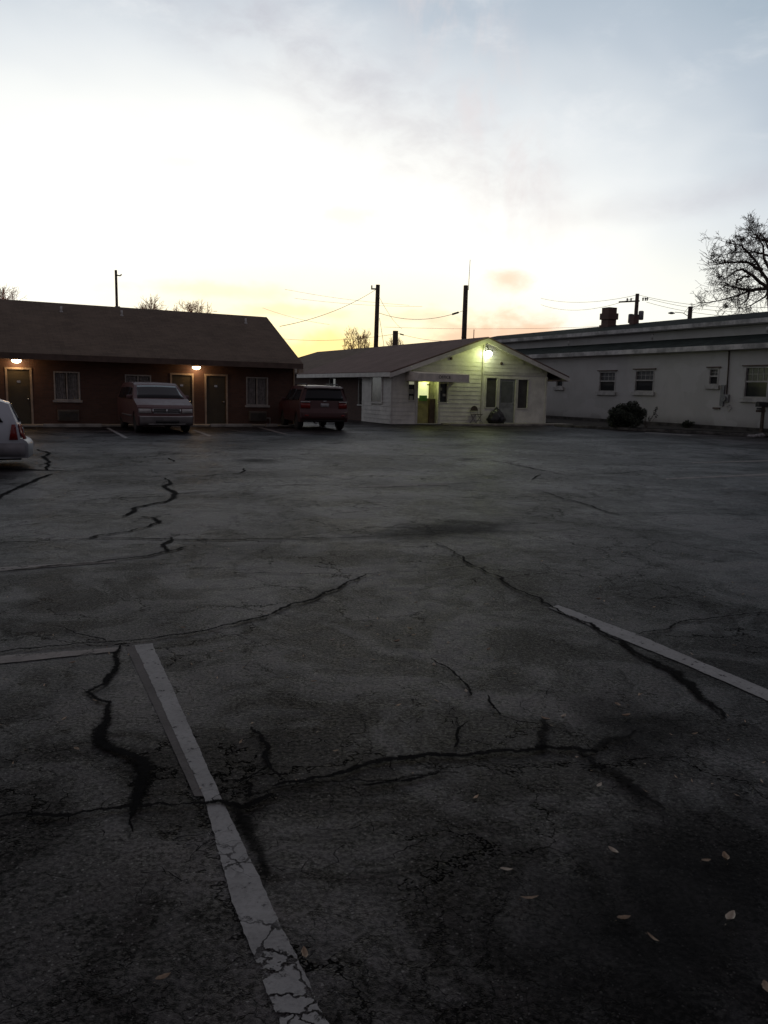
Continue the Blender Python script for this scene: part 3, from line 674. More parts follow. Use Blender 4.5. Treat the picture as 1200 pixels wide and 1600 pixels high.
# brick rear part of the left side
bb = MB()
def yhole(mb, x0, x1, y0, y1, z0, z1, holes):
    zs = sorted({z0, z1, *[h[k] for h in holes for k in (2, 3)]})
    for a, c in zip(zs, zs[1:]):
        y = y0
        for h in sorted([h for h in holes if h[2] < c-1e-6 and h[3] > a+1e-6]):
            if h[0] > y: mb.box(x0, x1, y, h[0], a, c)
            y = h[1]
        if y < y1: mb.box(x0, x1, y, y1, a, c)
yhole(bb, .25, .40, 3.25, 11.6, 0, 2.42, [(3.5, 4.4, .82, 2.2), (7.4, 8.3, .82, 2.2)])
bb.build('brick_wall', M_brick, office)
b = MB(); b.prism([(.4, 2.42), (8.7, 2.42), (XR, under(XR))], 'y', 11.5, 11.6); b.box(.4, 8.7, 11.5, 11.6, 0, 2.42); b.build('rear_wall', M_brick, office)
for y0, y1 in ((3.5, 4.4), (7.4, 8.3)):
    f = MB(); z0, z1 = .82, 2.2
    f.box(.22, .33, y0, y0+.05, z0, z1); f.box(.22, .33, y1-.05, y1, z0, z1); f.box(.22, .33, y0, y1, z1-.05, z1); f.box(.18, .33, y0-.05, y1+.05, z0-.05, z0+.02)
    wn = f.build('window', M_alu, office); MB().box(.33, .335, y0, y1, z0, z1).build('pane', M_glass, wn)
# window in the white left side
f = MB(); y0, y1, z0, z1 = .94, 2.06, 1.03, 2.27
f.box(-.155, -.11, y0-.07, y0+.03, z0-.07, z1+.07); f.box(-.155, -.11, y1-.03, y1+.07, z0-.07, z1+.07); f.box(-.155, -.11, y0, y1, z1, z1+.07); f.box(-.17, -.11, y0-.08, y1+.08, z0-.09, z0)
wn = f.build('window', M_whitetrim, office); MB().box(-.128, -.12, y0, y1, z0, z1).build('pane', mat('dusty_glass', (.16, .13, .10), .15, .2), wn)
# right-hand windows and glazed door
for (x0, x1, z0, z1) in (w1, w2):
    f = MB(); frame_box(f, x0-.05, x1+.05, z0-.05, z1+.05, -.035, .06, .06); wn = f.build('window', M_whitetrim, office)
    MB().box(x0, x1, .075, .08, z0, z1).build('pane', mat('dim_glass', (.055, .055, .056), .25, .1), wn)
    c = MB(); n = 9
    for j in range(n): xx = x0+.03+(x1-x0-.06)*j/n; c.box(xx, xx+.045, .06, .068, z0+.03, z1-.03)
    c.build('vertical_blind', mat('blind_slat', (.085, .08, .08), .7), wn)
x0, x1, z0, z1 = od
d = MB().box(x0+.06, x1-.06, .05, .09, z0, z1-.05).build('door', M_grey_door, office)
f = MB(); f.box(x0, x0+.05, -.03, .1, z0, z1); f.box(x1-.05, x1, -.03, .1, z0, z1); f.box(x0+.05, x1-.05, -.03, .1, z1-.05, z1); f.build('door_frame', M_whitetrim, d)
f = MB(); frame_box(f, x0+.12, x1-.12, z0+.95, z1-.12, .035, .049, .05); frame_box(f, x0+.12, x1-.12, z0+.12, z0+.85, .035, .049, .05); f.build('door_panel', M_grey_door, d)
MB().box(x0+.17, x1-.17, .044, .0495, z0+1.0, z1-.17).build('pane', mat('grey_glass', (.13, .135, .14), .2, .1), d)
h = MB(); h.tube([(x1-.12, .05, 1.05), (x1-.12, 0, 1.05)], .03, 8); h.build('handle', M_chrome, d, True)
b = MB(); b.box(4.84, 4.92, -.085, -.03, .1, 4.0); b.build('downspout', M_whitetrim, office, bevel=.01)
for xx, zz in ((3.05, 3.15), (5.95, 3.02)):
    b = MB(); b.tube([(xx, -.03, zz), (xx, -.07, zz)], .07, 12); b.build('wall_vent', M_trim_dark, office, True)
# lit entry recess under the awning
x0, x1, z0, z1 = alcove; D_ = .45
M_in = mat('cream_wall_paint', (.50, .50, .38), .7); M_in2 = mat('yellow_door_paint', (.42, .38, .16), .6)
b = MB(); b.box(x0-.06, x0-.003, .12, D_, z0, z1); b.box(x1+.003, x1+.06, .12, D_, z0, z1); b.box(x0, x1, .12, D_, z1, z1+.05); b.box(x0-.06, x1+.06, D_, D_+.05, z0, z1+.05)
b.build('entry_recess', M_in, office); MB().box(x0, x1, 0, D_, .02, .055).build('doorstep', M_concrete, office)
ed_ = MB().box(x0+.10, x0+.82, D_-.05, D_-.003, .06, 1.25).build('entry_door', M_in2, office)
f = MB(); frame_box(f, x0+.06, x0+.86, 1.20, 2.06, D_-.06, D_-.01, .05); f.box(x0+.02, x0+.10, D_-.08, D_-.01, .06, 1.22); f.build('door_frame', M_in2, ed_)
MB().box(x0+.11, x0+.81, D_-.04, D_-.03, 1.25, 2.01).build('lit_pane', mat('lit_door_glass', (.6, .6, .45), .4, .1, emit=(.80, .84, .42), estr=.75), ed_)
MB().box(x0+.30, x0+.72, D_-.09, D_-.06, 1.12, 1.38).build('green_notice', mat('green_paper', (.10, .28, .06), .7), ed_)
b = MB(); b.lathe([(.05, 0), (.09, -.03), (.05, -.06)], 12, Matrix.Translation((x0+.75, D_-.12, 1.93))); b.build('door_closer', M_black, ed_, True)
b = MB(); b.box(x1-.30, x1-.02, D_-.2, D_-.06, .06, 1.22); cab = b.build('dark_cabinet', M_trim_dark, office)
l = bpy.data.lights.new('entry_light', 'POINT'); l.energy = 6; l.color = (.92, 1, .36); l.shadow_soft_size = .15
lo = bpy.data.objects.new('entry_light', l); COL.objects.link(lo); lo.parent = office; lo.location = (x0+.6, .22, 1.98)
for hh, items in ((lw, ((0, .02, .32, .73, .86), (1, .02, .32, .30, .50), (1, .10, .28, .02, .20))), (rw, ((1, .04, .16, .55, .68), (1, .2, .36, .28, .4)))):
    f = MB(); frame_box(f, hh[0]-.05, hh[1]+.05, hh[2]-.05, hh[3]+.05, -.035, .06, .055); wn = f.build('window', M_whitetrim, office)
    MB().box(hh[0], hh[1], .07, .08, hh[2], hh[3]).build('pane', M_glass, wn)
    for kk, a, c, q, s_ in items:
        MB().box(hh[0]+a, hh[0]+c, .055, .062, hh[2]+q, hh[2]+s_).build('notice', mat('lit_notice_paper', (.7, .7, .6), .7, .05, emit=(.8, .8, .55), estr=.25) if kk == 0 else mat('notice_paper', (.45, .44, .40), .8), wn)
# awning
aw = MB(); ax0, ax1, ay = .60, 3.30, -1.30
aw.face([(ax0, 0, 2.52), (ax1, 0, 2.52), (ax1, ay, 2.38), (ax0, ay, 2.38)]); aw.face([(ax0, 0, 2.50), (ax1, 0, 2.50), (ax1, ay, 2.36), (ax0, ay, 2.36)])
aw.box(ax0, ax1, ay-.015, ay, 2.05, 2.38); aw.prism([(0, 2.09), (0, 2.51), (ay, 2.37), (ay, 2.05)], 'x', ax0-.012, ax0+.003); aw.prism([(0, 2.09), (0, 2.51), (ay, 2.37), (ay, 2.05)], 'x', ax1-.003, ax1+.012)
awn = aw.build('awning', M_canvas, office, recalc=True)
b = MB(); b.box(ax0-.014, ax1+.014, ay-.03, ay+.02, 2.02, 2.055); b.box(ax0-.014, ax0+.02, ay, 0, 2.04, 2.075); b.box(ax1-.02, ax1+.014, ay, 0, 2.04, 2.075); b.build('awning_frame', M_whitetrim, awn)
text_mesh('lettering', 'OFFICE', .20, awn, (1.97, ay-.02, 2.17), (R(90), 0, 0), M_letter)
# wall-top flood light
fl = empty('flood_light', oloc(4.98, -.10, 3.50), OA); tag(fl, 'lit flood light high on the white gable above the folding chair', 'lamp')
b = MB(); b.tube([(-.02, 0, .30), (-.02, -.12, .33), (.0, -.18, .14)], .028, 8); b.box(-.12, .20, -.30, -.06, .07, .15); b.build('housing', M_steel, fl, bevel=.02)
MB().lathe([(.12, .07), (.16, 0), (.17, -.09), (.12, -.15), (.02, -.16)], 16, Matrix.Translation((.04, -.18, 0))).build('lamp_shade', M_lampf, fl, True)
l = bpy.data.lights.new('flood_bulb', 'POINT'); l.energy = 27; l.color = (.86, 1, .30); l.shadow_soft_size = .10
lo = bpy.data.objects.new('flood_bulb', l); COL.objects.link(lo); lo.parent = fl; lo.location = (-.35, -.70, -.15)
b = MB(); b.box(2.6, 9.9, -.95, -.04, 0, .09); o = b.build('office_walk', M_concrete, None, bevel=.01); o.location = OQ; o.rotation_euler = (0, 0, OA); tag(o, 'low concrete walk along the front of the white office', kind='structure')
# brick wing behind
P1 = oloc(XR, 11.9, 4.24); P2 = at(496, 551, 58.0); P2.z = 4.24
u = (P2-P1); L_ = u.length; u.normalize(); ang = math.atan2(u.y, u.x)
wing = empty('brick_wing', (P1.x, P1.y, 0), ang); tag(wing, 'brown roofed wing behind the office, between it and the motel', 'building')
b = MB()
b.prism([(-4.6, 2.55), (0, 4.24), (4.6, 2.55), (4.6, 2.45), (0, 4.14), (-4.6, 2.45)], 'x', .0, L_)
b.face([(L_, -4.6, 2.55), (L_+3.6, -4.6, 2.5), (L_+3.6, 4.6, 2.5), (L_, 4.6, 2.55)]); b.face([(L_, 0, 4.24), (L_, -4.6, 2.55), (L_+3.6, -4.6, 2.5)]); b.face([(L_, 0, 4.24), (L_+3.6, -4.6, 2.5), (L_+3.6, 4.6, 2.5)])
b.build('roof', M_shingle, wing); MB().box(.2, L_+3.2, -4, 4, 0, 2.42).build('wall', M_brick, wing)

# ------------------------------------------------------------------ long white building on the right  (local y runs along the wall, x into it)
RQ = Vector((21.276, 28, 0))
hall = empty('white_building', RQ, OA); tag(hall, 'long low white block building with dark green stepped roof on the right', 'building')
HW = [(18.84, 20.21, 1.80, 2.93), (15.95, 17.37, 1.83, 2.98), (11.80, 12.40, 2.20, 3.00), (9.01, 10.33, 1.62, 3.04), (23.4, 24.1, 2.05, 2.75), (4.5, 5.9, 1.65, 3.04)]
M_hall = bpy.data.materials.new('white_block_paint'); M_hall.use_nodes = True; t = NT(M_hall.node_tree); bs = M_hall.node_tree.nodes['Principled BSDF']
co = t.n('ShaderNodeTexCoord').outputs['Object']; sp = t.n('ShaderNodeSeparateXYZ'); t.put(sp.inputs[0], co)
n1 = t.noise(co, .5, 6, .6)[0]; n2 = t.noise(t.vm('MULTIPLY', co, (1, 1.6, .6)), 1.3, 7, .7)[0]
c = t.mix(t.ss(n1, .35, .65), (.47, .465, .445), (.42, .415, .395)); c = t.mix(t.m('MULTIPLY', t.ss(n2, .54, .74), .35), c, (.27, .255, .23))
dirt = t.m('MULTIPLY', t.m('SUBTRACT', 1, t.ss(t.m('ADD', sp.outputs[2], t.m('MULTIPLY', n2, .5)), .35, 1.0)), .6)
c = t.mix(dirt, c, (.15, .14, .13)); pt = t.noise(t.vm('MULTIPLY', co, (1, .5, .8)), 1.1, 2, .4)[0]; c = t.mix(t.m('MULTIPLY', t.ss(pt, .58, .60), .35), c, (.52, .52, .51)); t.put(bs.inputs['Base Color'], c); bs.inputs['Roughness'].default_value = .8
t.put(bs.inputs['Normal'], t.bump(t.noise(co, 25, 5)[0], .4, .01))
b = MB(); yhole(b, 0, .25, -14, 38, 0, 3.80, HW)
b.box(.0, 14, 37.8, 38, 0, 3.8); b.box(2.4, 2.6, -14, 38, 4.30, 5.28); b.build('wall', M_hall, hall)
M_plinth = mat('dark_damp_plinth', (.06, .055, .05), .9, .35, 2)
MB().box(-.06, -.002, -14, 38, 0, .25).build('plinth', M_plinth, hall)
b = MB(); b.prism([(-.40, 4.02), (2.42, 4.72), (2.42, 4.60), (-.40, 3.92)], 'y', -14, 38.4); b.prism([(2.0, 5.42), (5.2, 6.12), (9, 5.3), (9, 5.2), (5.2, 6.0), (2.0, 5.30)], 'y', -14, 38.4)
hroof = b.build('roof', M_green, hall)
b = MB(); b.prism([(-.50, 3.82), (-.52, 4.05), (-.402, 4.05), (-.402, 3.82)], 'y', -14, 38.4)
b.prism([(1.90, 5.22), (1.88, 5.43), (1.998, 5.43), (1.998, 5.22)], 'y', -14, 38.4); b.build('gutter', M_gutter, hall)
MB().box(-.40, 0, -14, 38, 3.80, 3.84).build('soffit', M_pale, hall); MB().box(2.0, 2.4, -14, 38, 5.18, 5.215).build('soffit', M_pale, hall)
for yy in (10.9, 18.3, 25.5): 
    v = MB(); v.tube([(1.95, yy, 4.72), (1.95, yy, 4.95), (2.05, yy, 5.05)], .05, 8); v.build('roof_pipe', M_gutter, hroof, True)
M_hframe = mat('old_white_frame', (.40, .39, .37), .6)
for (y0, y1, z0, z1) in HW:
    f = MB(); t_ = .07
    f.box(-.02, .10, y0, y0+t_, z0, z1); f.box(-.02, .10, y1-t_, y1, z0, z1); f.box(-.02, .10, y0+t_, y1-t_, z1-t_, z1); zm = z0+(z1-z0)*.52
    f.box(.0, .10, y0+t_, y1-t_, zm-.035, zm+.035); f.box(-.015, .10, y0+t_, y1-t_, z0, z0+.05)
    wn = f.build('window', M_hframe, hall)
    MB().box(.09, .10, y0+t_, y1-t_, z0+.05, zm-.035).build('pane', M_glass, wn)
    MB().box(.085, .095, y0+t_, y1-t_, zm+.035, z1-t_).build('pane', mat('curtained_glass', (.075, .075, .075), .3, .3, 30), wn)
    m_ = MB(); nb = 4 if y1-y0 > 1 else 2
    for j in range(1, nb): yy = y0+t_+(y1-y0-2*t_)*j/nb; m_.box(.07, .083, yy-.012, yy+.012, zm+.035, z1-t_)
    m_.box(.07, .083, y0+t_, y1-t_, (zm+z1)/2-.012, (zm+z1)/2+.012); m_.build('glazing_bar', M_hframe, wn)
    MB().box(-.12, -.002, y0-.12, y1+.12, z0-.20, z0-.02).build('sill', M_hframe, wn)
    MB().box(-.10, -.002, y0-.10, y1+.12, z1+.02, z1+.07).build('hood', M_trim_dark, wn)
b = MB(); b.tube([(-.04, 11.30, 3.80), (-.05, 11.25, 3.0), (-.05, 11.22, 1.75)], .03, 8); b.build('conduit', M_wood, hall, True)
b = MB(); b.box(-.10, -.002, 11.35, 11.55, 1.2, 2.2); b.box(-.12, -.002, 11.05, 11.45, 1.40, 1.75); b.tube([(-.10, 11.25, 1.55), (-.22, 11.25, 1.55)], .12, 14); b.build('electric_meter', M_steel, hall)
b = MB(); b.tube([(-.05, 11.15, 1.1), (-.06, 11.0, .95), (-.06, 10.85, 1.1), (-.06, 11.0, 1.28), (-.06, 11.15, 1.15)], .018, 6); b.build('hose_loop', M_gutter, hall, True)
MB().box(-.08, -.002, 11.55, 11.95, 1.05, 1.12).build('pipe_bracket', M_trim_dark, hall)
def chim(name, y, x, w_, h_, label, bulge=True):
    r = None; b = MB(); z0 = 5.75
    b.box(x-w_/2, x+w_/2, y-w_/2, y+w_/2, z0, z0+h_)
    if bulge:
        b.box(x-w_*.62, x+w_*.62, y-w_*.62, y+w_*.62, z0, z0+.38); b.box(x-w_*.62, x+w_*.62, y-w_*.62, y+w_*.62, z0+.72, z0+1.12)
    o = b.build('chimney', M_chimbrick, hroof, bevel=.015)
    MB().box(x-w_*.5, x+w_*.5, y-w_*.5, y+w_*.5, z0+h_+.001, z0+h_+.06).build('chimney_cap', M_plinth, o)
    tag(o, label)
M_chimbrick = brick_mat('chimney_brick', (.16, .085, .065), (.10, .065, .055), (.12, .10, .09))
chim('chimney', 25.2, 4.9, .68, 1.42, 'wide stepped brick chimney'); chim('chimney', 22.9, 4.9, .42, .82, 'small square chimney', False)

# planting bed and kerb in front of it
W = lambda x, y: (RQ + Matrix.Rotation(OA, 3, 'Z') @ Vector((x, y, 0)))
def poly_slab(name, P, z, m, label):
    b = MB(); b.prism([(p[0], p[1]) for p in P], 'z', 0, z); o = b.build(name, m); tag(o, label, kind='structure')
e1 = Vector((8.3, 38.9)); e2 = Vector((15.65, 33.0)); e3 = Vector((30, 23.0))
wa, wb = W(0, -10), W(0, 27)
poly_slab('planting_bed', [e1, e2, e3, wa.xy, wb.xy, oloc(10.1, 2.0).xy, oloc(9.95, -.5).xy], .07, M_soil, 'dark strip of soil and leaf litter below the white building')
def kerb(a, b_, label):
    d = (b_-a); L = d.length; m = MB(); m.box(0, L, -.07, .07, 0, .12); o = m.build('kerb', M_kerb, None, bevel=.015); o.location = (a.x, a.y, 0); o.rotation_euler = (0, 0, math.atan2(d.y, d.x)); tag(o, label, kind='structure')
M_kerb = mat('old_kerb_concrete', (.10, .095, .09), .9, .4, 2.5, .006, 20)
kerb(e1, e2, 'old concrete kerb below the shrub'); kerb(e2, e3, 'old concrete kerb by the mailbox')
kb = MB(); p, q = gp(1006, 674.5, .13).xy, gp(1082, 679, .13).xy
paint('kerb_stripe', [(1008, 676.5), (1080, 681)], [(1008, 675.5), (1080, 680)], M_paint, .006, label='white painted line along the kerb')

# ------------------------------------------------------------------ foliage
def leaf_cloud(mb, c, rad, n, size, rnd, squash=1):
    for _ in range(n):
        while True:
            p = Vector((rnd.uniform(-1, 1), rnd.uniform(-1, 1), rnd.uniform(-1, 1)))
            if .25 < p.length < 1: break
        p = Vector((p.x*rad[0], p.y*rad[1], p.z*rad[2])) + Vector(c)
        a = Vector((rnd.gauss(0, 1), rnd.gauss(0, 1), rnd.gauss(0, 1))).normalized(); b_ = a.orthogonal().normalized(); s_ = size*rnd.uniform(.6, 1.4)
        mb.face([p-a*s_, p+b_*s_*.45, p+a*s_, p-b_*s_*.45])
def shrub(loc, rx, h, n, label, seed, size=.055):
    rnd = random.Random(seed); r = empty('shrub', loc); tag(r, label, 'shrub')
    st = MB(); lf = MB()
    for k in range(16):
        a = rnd.uniform(0, 6.28); q = rnd.uniform(.2, .95); tip = Vector((math.cos(a)*rx*q, math.sin(a)*rx*q*.8, h*rnd.uniform(.55, 1.05)*(1-.25*q*q)))
        st.tube([(0, 0, 0), tip*.5+Vector((0, 0, .05)), tip], [.02, .012, .005], 4)
        leaf_cloud(lf, tip*rnd.uniform(.7, 1), (rx*.32, rx*.32, h*.22), n//32, size, rnd)
    for k in range(16):
        leaf_cloud(lf, (rx*rnd.uniform(-.72, .72), rx*rnd.uniform(-.5, .5), h*rnd.uniform(.18, .72)), (rx*.34, rx*.34, h*.24), n//32, size, rnd)
    st.build('stem', M_bark, r); lf.build('foliage', M_shrub, r, recalc=False)
shrub(gp(978, 671.5), .92, 1.18, 11000, 'dark rounded shrub at the kerb in front of the white building', 3)
shrub(W(-.45, 13.0), .32, .42, 700, 'small low weedy bush against the white wall below the small window', 5, .05)
rnd = random.Random(91); tw = MB(); lf = MB(); c0 = gp(1008, 671)
for k in range(9):
    tip = c0 + Vector((rnd.uniform(-.2, .5), rnd.uniform(-.1, .1), rnd.uniform(.5, 1.0))); tw.tube([c0, (c0+tip)/2, tip], [.012, .009, .004], 4); leaf_cloud(lf, tip, (.07, .07, .12), 14, .05, rnd)
r = empty('sapling', c0); tag(r, 'thin leafy sapling growing out beside the dark shrub', 'plant')
for nm, q, m in (('stem', tw, M_bark), ('foliage', lf, M_shrub)):
    o = q.build(nm, m, r); o.matrix_parent_inverse = Matrix.Translation(-c0)

def bare_tree(loc, H, rad, label, seed, m_twig=M_twig, levels=6, clumps=0, trunk_r=.25, group=None, tmin=.012):
    rnd = random.Random(seed); r = empty('bare_tree', loc); tag(r, label, 'tree', group)
    T = []; B = []; tips = []
    def grow(p, d, L, rd, lv):
        n = 5 if lv < 3 else (4 if lv < 5 else 2); pts = [p]; rr = [rd]; q = p.copy(); dd = d.copy()
        wig = .10 if lv < 2 else .22
        for k in range(n):
            dd = (dd + Vector((rnd.gauss(0, wig), rnd.gauss(0, wig), rnd.gauss(0, wig*.8)+.035))).normalized(); q = q + dd*L/n; pts.append(q.copy()); rr.append(max(rd*(1-.5*(k+1)/n), tmin))
        (T if lv == 0 else B).append((pts, rr, 8 if lv == 0 else (5 if lv < 3 else 3)))
        if lv >= levels: tips.append(q); return
        def child(k, ang, ratio, nl):
            o = dd.orthogonal().normalized(); o.rotate(Matrix.Rotation(rnd.uniform(0, 6.28), 3, dd)); dk = (pts[min(k+1, n)]-pts[max(k-1, 0)]).normalized()
            nd = (dk*math.cos(ang) + o*math.sin(ang)).normalized(); grow(pts[k].copy(), nd, L*ratio, max(rr[k]*.62, tmin), nl)
        child(n, rnd.uniform(.15, .5), rnd.uniform(.7, .9), lv+1)
        child(n, rnd.uniform(.4, .9), rnd.uniform(.6, .85), lv+1)
        if lv == 0:
            for k in (n-1, n, n): child(k, rnd.uniform(.6, 1.15), rnd.uniform(.8, 1.0), 1)
        else:
            for k in range(1, n):
                if rnd.random() < (.95 if lv < 5 else .6): child(k, rnd.uniform(.6, 1.2), rnd.uniform(.35, .6), lv+(1 if lv < 3 else 2))
    grow(Vector((0, 0, 0)), Vector((0, 0, 1)), 4.2, trunk_r, 0)
    P = [q for pts, _, _ in T+B for q in pts]; mz = sorted(q.z for q in P)[int(len(P)*.97)]; mr = sorted(math.hypot(q.x, q.y) for q in P)[int(len(P)*.96)]
    sx, sz = rad/mr, H/mz
    tr = MB(); br = MB(); lf = MB()
    for lst, mb in ((T, tr), (B, br)):
        for pts, rr, sd_ in lst: mb.tube([Vector((q.x*sx, q.y*sx, q.z*sz)) for q in pts], rr, sd_, cap=False)
    for _ in range(clumps):
        c = rnd.choice(tips); c = Vector((c.x*sx, c.y*sx, c.z*sz)); leaf_cloud(lf, c, (.30, .30, .24), 60, .08, rnd)
    tr.build('trunk', M_bark, r); br.build('crown', m_twig, r)
    if clumps: lf.build('leaf_clump', M_leafd, r, recalc=False)
def big_tree():
    rnd = random.Random(5); D = 62.0
    def q(cx, cy, dz=0): return at(1080+cx/9.4, 330+cy/9.4, D+dz)
    root = Vector((30.3, D, 0)); r = empty('bare_tree', root); tag(r, 'large bare tree with dead leaf clumps, above the right end of the white building', 'tree')
    jn = q(1150, 1130); tr = MB(); br = MB(); lf = MB()
    tr.tube([root-root, Vector((-.25, 0, 3.2)), Vector((-.6, 0, 6.5)), jn-root], [.48, .38, .31, .24], 10)
    limbs = [[(1150,1130),(1100,1000),(1050,860),(985,740),(900,620),(820,540),(760,490),(680,455),(590,440)], [(1150,1130),(1000,1040),(860,960),(760,900),(680,880),(590,900),(500,960),(430,1000),(360,1030)],
      [(1150,1130),(1000,1145),(850,1165),(720,1140),(600,1110),(500,1100),(390,1090)], [(850,1168),(770,1210),(700,1235),(540,1280),(400,1300),(250,1300)], [(1050,860),(960,830),(890,770),(800,755),(700,745),(600,755),(500,755),(380,780),(250,800)],
      [(1150,660),(1060,620),(980,590),(840,570),(700,580),(600,600)], [(1160,470),(1060,430),(980,410),(900,380),(820,330)], [(1150,1130),(1170,860),(1150,660),(1160,470),(1130,330),(1100,230)], [(1150,1130),(1300,900),(1420,640),(1500,420),(1560,300)],
      [(1150,1130),(1330,1040),(1550,940),(1800,860),(1950,900)], [(1300,900),(1330,700),(1280,480),(1290,300),(1260,190)], [(1150,1130),(1350,1150),(1600,1180),(1850,1160)], [(850,960),(760,970),(670,1020),(620,1080),(620,1110)], [(1550,940),(1650,760),(1800,620),(1850,500)], [(1420,640),(1560,560),(1700,420)],
      [(850,1170),(800,1290),(700,1360),(600,1400),(500,1420)], [(1150,1130),(1080,1260),(960,1340),(860,1390),(700,1440)]]
    def twig(p, d, L, rad, lv):
        pts = [p]; rr = [rad]; c = p.copy(); dd = d.copy()
        for k in range(3): dd = (dd+Vector((rnd.gauss(0, .25), rnd.gauss(0, .25), rnd.gauss(0, .2)+.05))).normalized(); c = c+dd*L/3; pts.append(c.copy()); rr.append(max(.011, rad*(1-.25*(k+1))))
        br.tube(pts, rr, 3, cap=False)
        if lv < 3:
            for k in (1, 1, 2, 2, 3, 3):
                if rnd.random() < (.6 if lv < 2 else .36):
                    a = Vector((rnd.gauss(0, 1), rnd.gauss(0, 1), rnd.gauss(0, 1))).normalized(); twig(pts[k], (dd+a*.9).normalized(), L*rnd.uniform(.5, .75), max(rad*.6, .012), lv+1)
    for li, lm in enumerate(limbs):
        yy = rnd.uniform(-1, 1); pts = []; n = len(lm)
        for k, (cx, cy) in enumerate(lm): pts.append(q(cx, cy) - root + Vector((0, yy*3.2*k/(n-1) + rnd.gauss(0, .12)*(k > 0), 0)))
        r0 = .15 if li in (0, 1, 2, 4, 7, 8, 9, 10) else .09; rr = [r0*(1-.85*k/(n-1)) for k in range(n)]; br.tube(pts, rr, 5, cap=False)
        for k in range(1, n):
            for _ in range(4):
                p = pts[k-1].lerp(pts[k], rnd.random()); d = (pts[k]-pts[k-1]).normalized(); a = Vector((rnd.gauss(0, 1), rnd.gauss(0, 1), rnd.gauss(0, 1)+.25)).normalized()
                twig(p, (d*.8+a*.9).normalized(), rnd.uniform(.6, 1.35), .024, 1 if k < n-1 else 0)
    for cx, cy in ((310,680),(330,640),(400,665),(365,735),(690,370),(760,410),(745,430),(650,540),(560,440),(460,740),(480,755),(930,760),(410,960),(830,1140),(580,720),(710,660),(860,440),(520,1370),(500,1400),(1020,360),(1250,520),(1400,700),(1500,800)):
        leaf_cloud(lf, q(cx, cy, rnd.uniform(-1.5, 1.5)) - root, (.22, .22, .19), 46, .075, rnd)
    tr.build('trunk', M_bark, r); br.build('crown', M_twig, r); lf.build('leaf_clump', M_leafd, r, recalc=False)
big_tree()
FG = 'bare trees behind the roofs'
def dome_tree(loc, H, rad, label, seed, tmin=.013, nl=13, base=.35):
    rnd = random.Random(seed); r = empty('bare_tree', loc); tag(r, label, 'tree', FG); tr = MB(); br = MB()
    tr.tube([(0, 0, 0), (.05, 0, H*base*.6), (0, 0, H*base)], [.22, .17, .14], 8)
    def twig(p, d, L, rd, lv):
        pts = [p]; c = p.copy(); dd = d.copy()
        for k in range(3): dd = (dd+Vector((rnd.gauss(0, .2), rnd.gauss(0, .2), rnd.gauss(0, .16)+.08))).normalized(); c = c+dd*L/3; pts.append(c.copy())
        br.tube(pts, [max(tmin, rd*q) for q in (1, .85, .7, .5)], 3, cap=False)
        if lv < 3:
            for k in (1, 2, 2, 3, 3):
                if rnd.random() < .8:
                    a = Vector((rnd.gauss(0, 1), rnd.gauss(0, 1), rnd.gauss(0, .8)+.2)).normalized(); twig(pts[k], (dd+a*.8).normalized(), L*rnd.uniform(.5, .8), rd*.6, lv+1)
    for k in range(nl):
        a = k*2.4+rnd.uniform(-.4, .4); q = rnd.uniform(.1, 1); e_ = Vector((math.cos(a)*rad*q*.72, math.sin(a)*rad*q*.72, H*(base + (1-base)*.80*math.sqrt(max(.05, 1-.75*q*q)))))
        s0 = Vector((0, 0, H*base*rnd.uniform(.7, 1))); m_ = s0.lerp(e_, .5)+Vector((math.cos(a)*rad*.12, math.sin(a)*rad*.12, rnd.uniform(-.3, .2)))
        br.tube([s0, m_, e_], [.09, .055, .03], 5, cap=False)
        for t_ in (.35, .55, .7, .85, 1, 1): 
            p = s0.lerp(m_, t_*2) if t_ < .5 else m_.lerp(e_, t_*2-1); dd = ((e_-s0).normalized()*.7+Vector((rnd.gauss(0, .5), rnd.gauss(0, .5), rnd.uniform(0, .6)))).normalized(); twig(p, dd, H*.085*rnd.uniform(.8, 1.3), .03, 1)
    tr.build('trunk', M_bark, r); br.build('crown', M_twig_warm, r)
dome_tree((-21.9, 75, 0), 9.35, 2.2, 'bare glow-reddened tree behind the motel roof beside the slim pole', 5)
dome_tree((-18.6, 77, 0), 9.45, 2.8, 'bare glow-reddened tree behind the motel roof, second right of the slim pole', 8)
dome_tree((-3.5, 90, 0), 8.2, 2.7, 'bare glow-reddened tree between the motel and the tall left utility pole', 21)
dome_tree((-38.2, 80, 0), 10.9, 2.8, 'bare tree at the far left edge above the motel roof', 31)
dome_tree((.6, 96, 0), 7.6, 2.4, 'low bare tree just right of the tall left utility pole', 41)

# ------------------------------------------------------------------ utility poles and wires
def pole(name, px, py, dist, label, rad=.16, lean=0, extras=None, m=M_wood):
    p = at(px, py, dist); r = empty(name, (p.x, p.y, 0)); tag(r, label, 'utility pole')
    MB().tube([(lean, 0, 0), (0, 0, p.z)], [rad*1.25, rad], 10).build('post', m, r, True); return r, p.z
r, zt = pole('utility_pole', 590.5, 445, 60, 'tall wooden utility pole rising behind the left slope of the office roof', lean=-.12)
b = MB(); b.box(-.5, 0, -.05, .05, zt-.35, zt-.25); b.tube([(-.45, 0, zt-.25), (-.45, 0, zt-.05)], .05, 8); b.build('insulator', M_steel, r)
r, zt = pole('utility_pole', 728, 446, 55, 'tall wooden utility pole with a thin antenna behind the office gable')
b = MB(); b.tube([(.18, 0, zt-.3), (.22, 0, zt+1.7)], .02, 6); b.tube([(0, 0, zt-.2), (.18, 0, zt-.25)], .02, 6); b.build('antenna', M_steel, r)
r, zt = pole('utility_pole', 618, 517, 80, 'short dark utility pole between the two tall ones', .28)
r, zt = pole('utility_pole', 181, 422, 60, 'slim pole with a small bracket above the motel roof', .09)
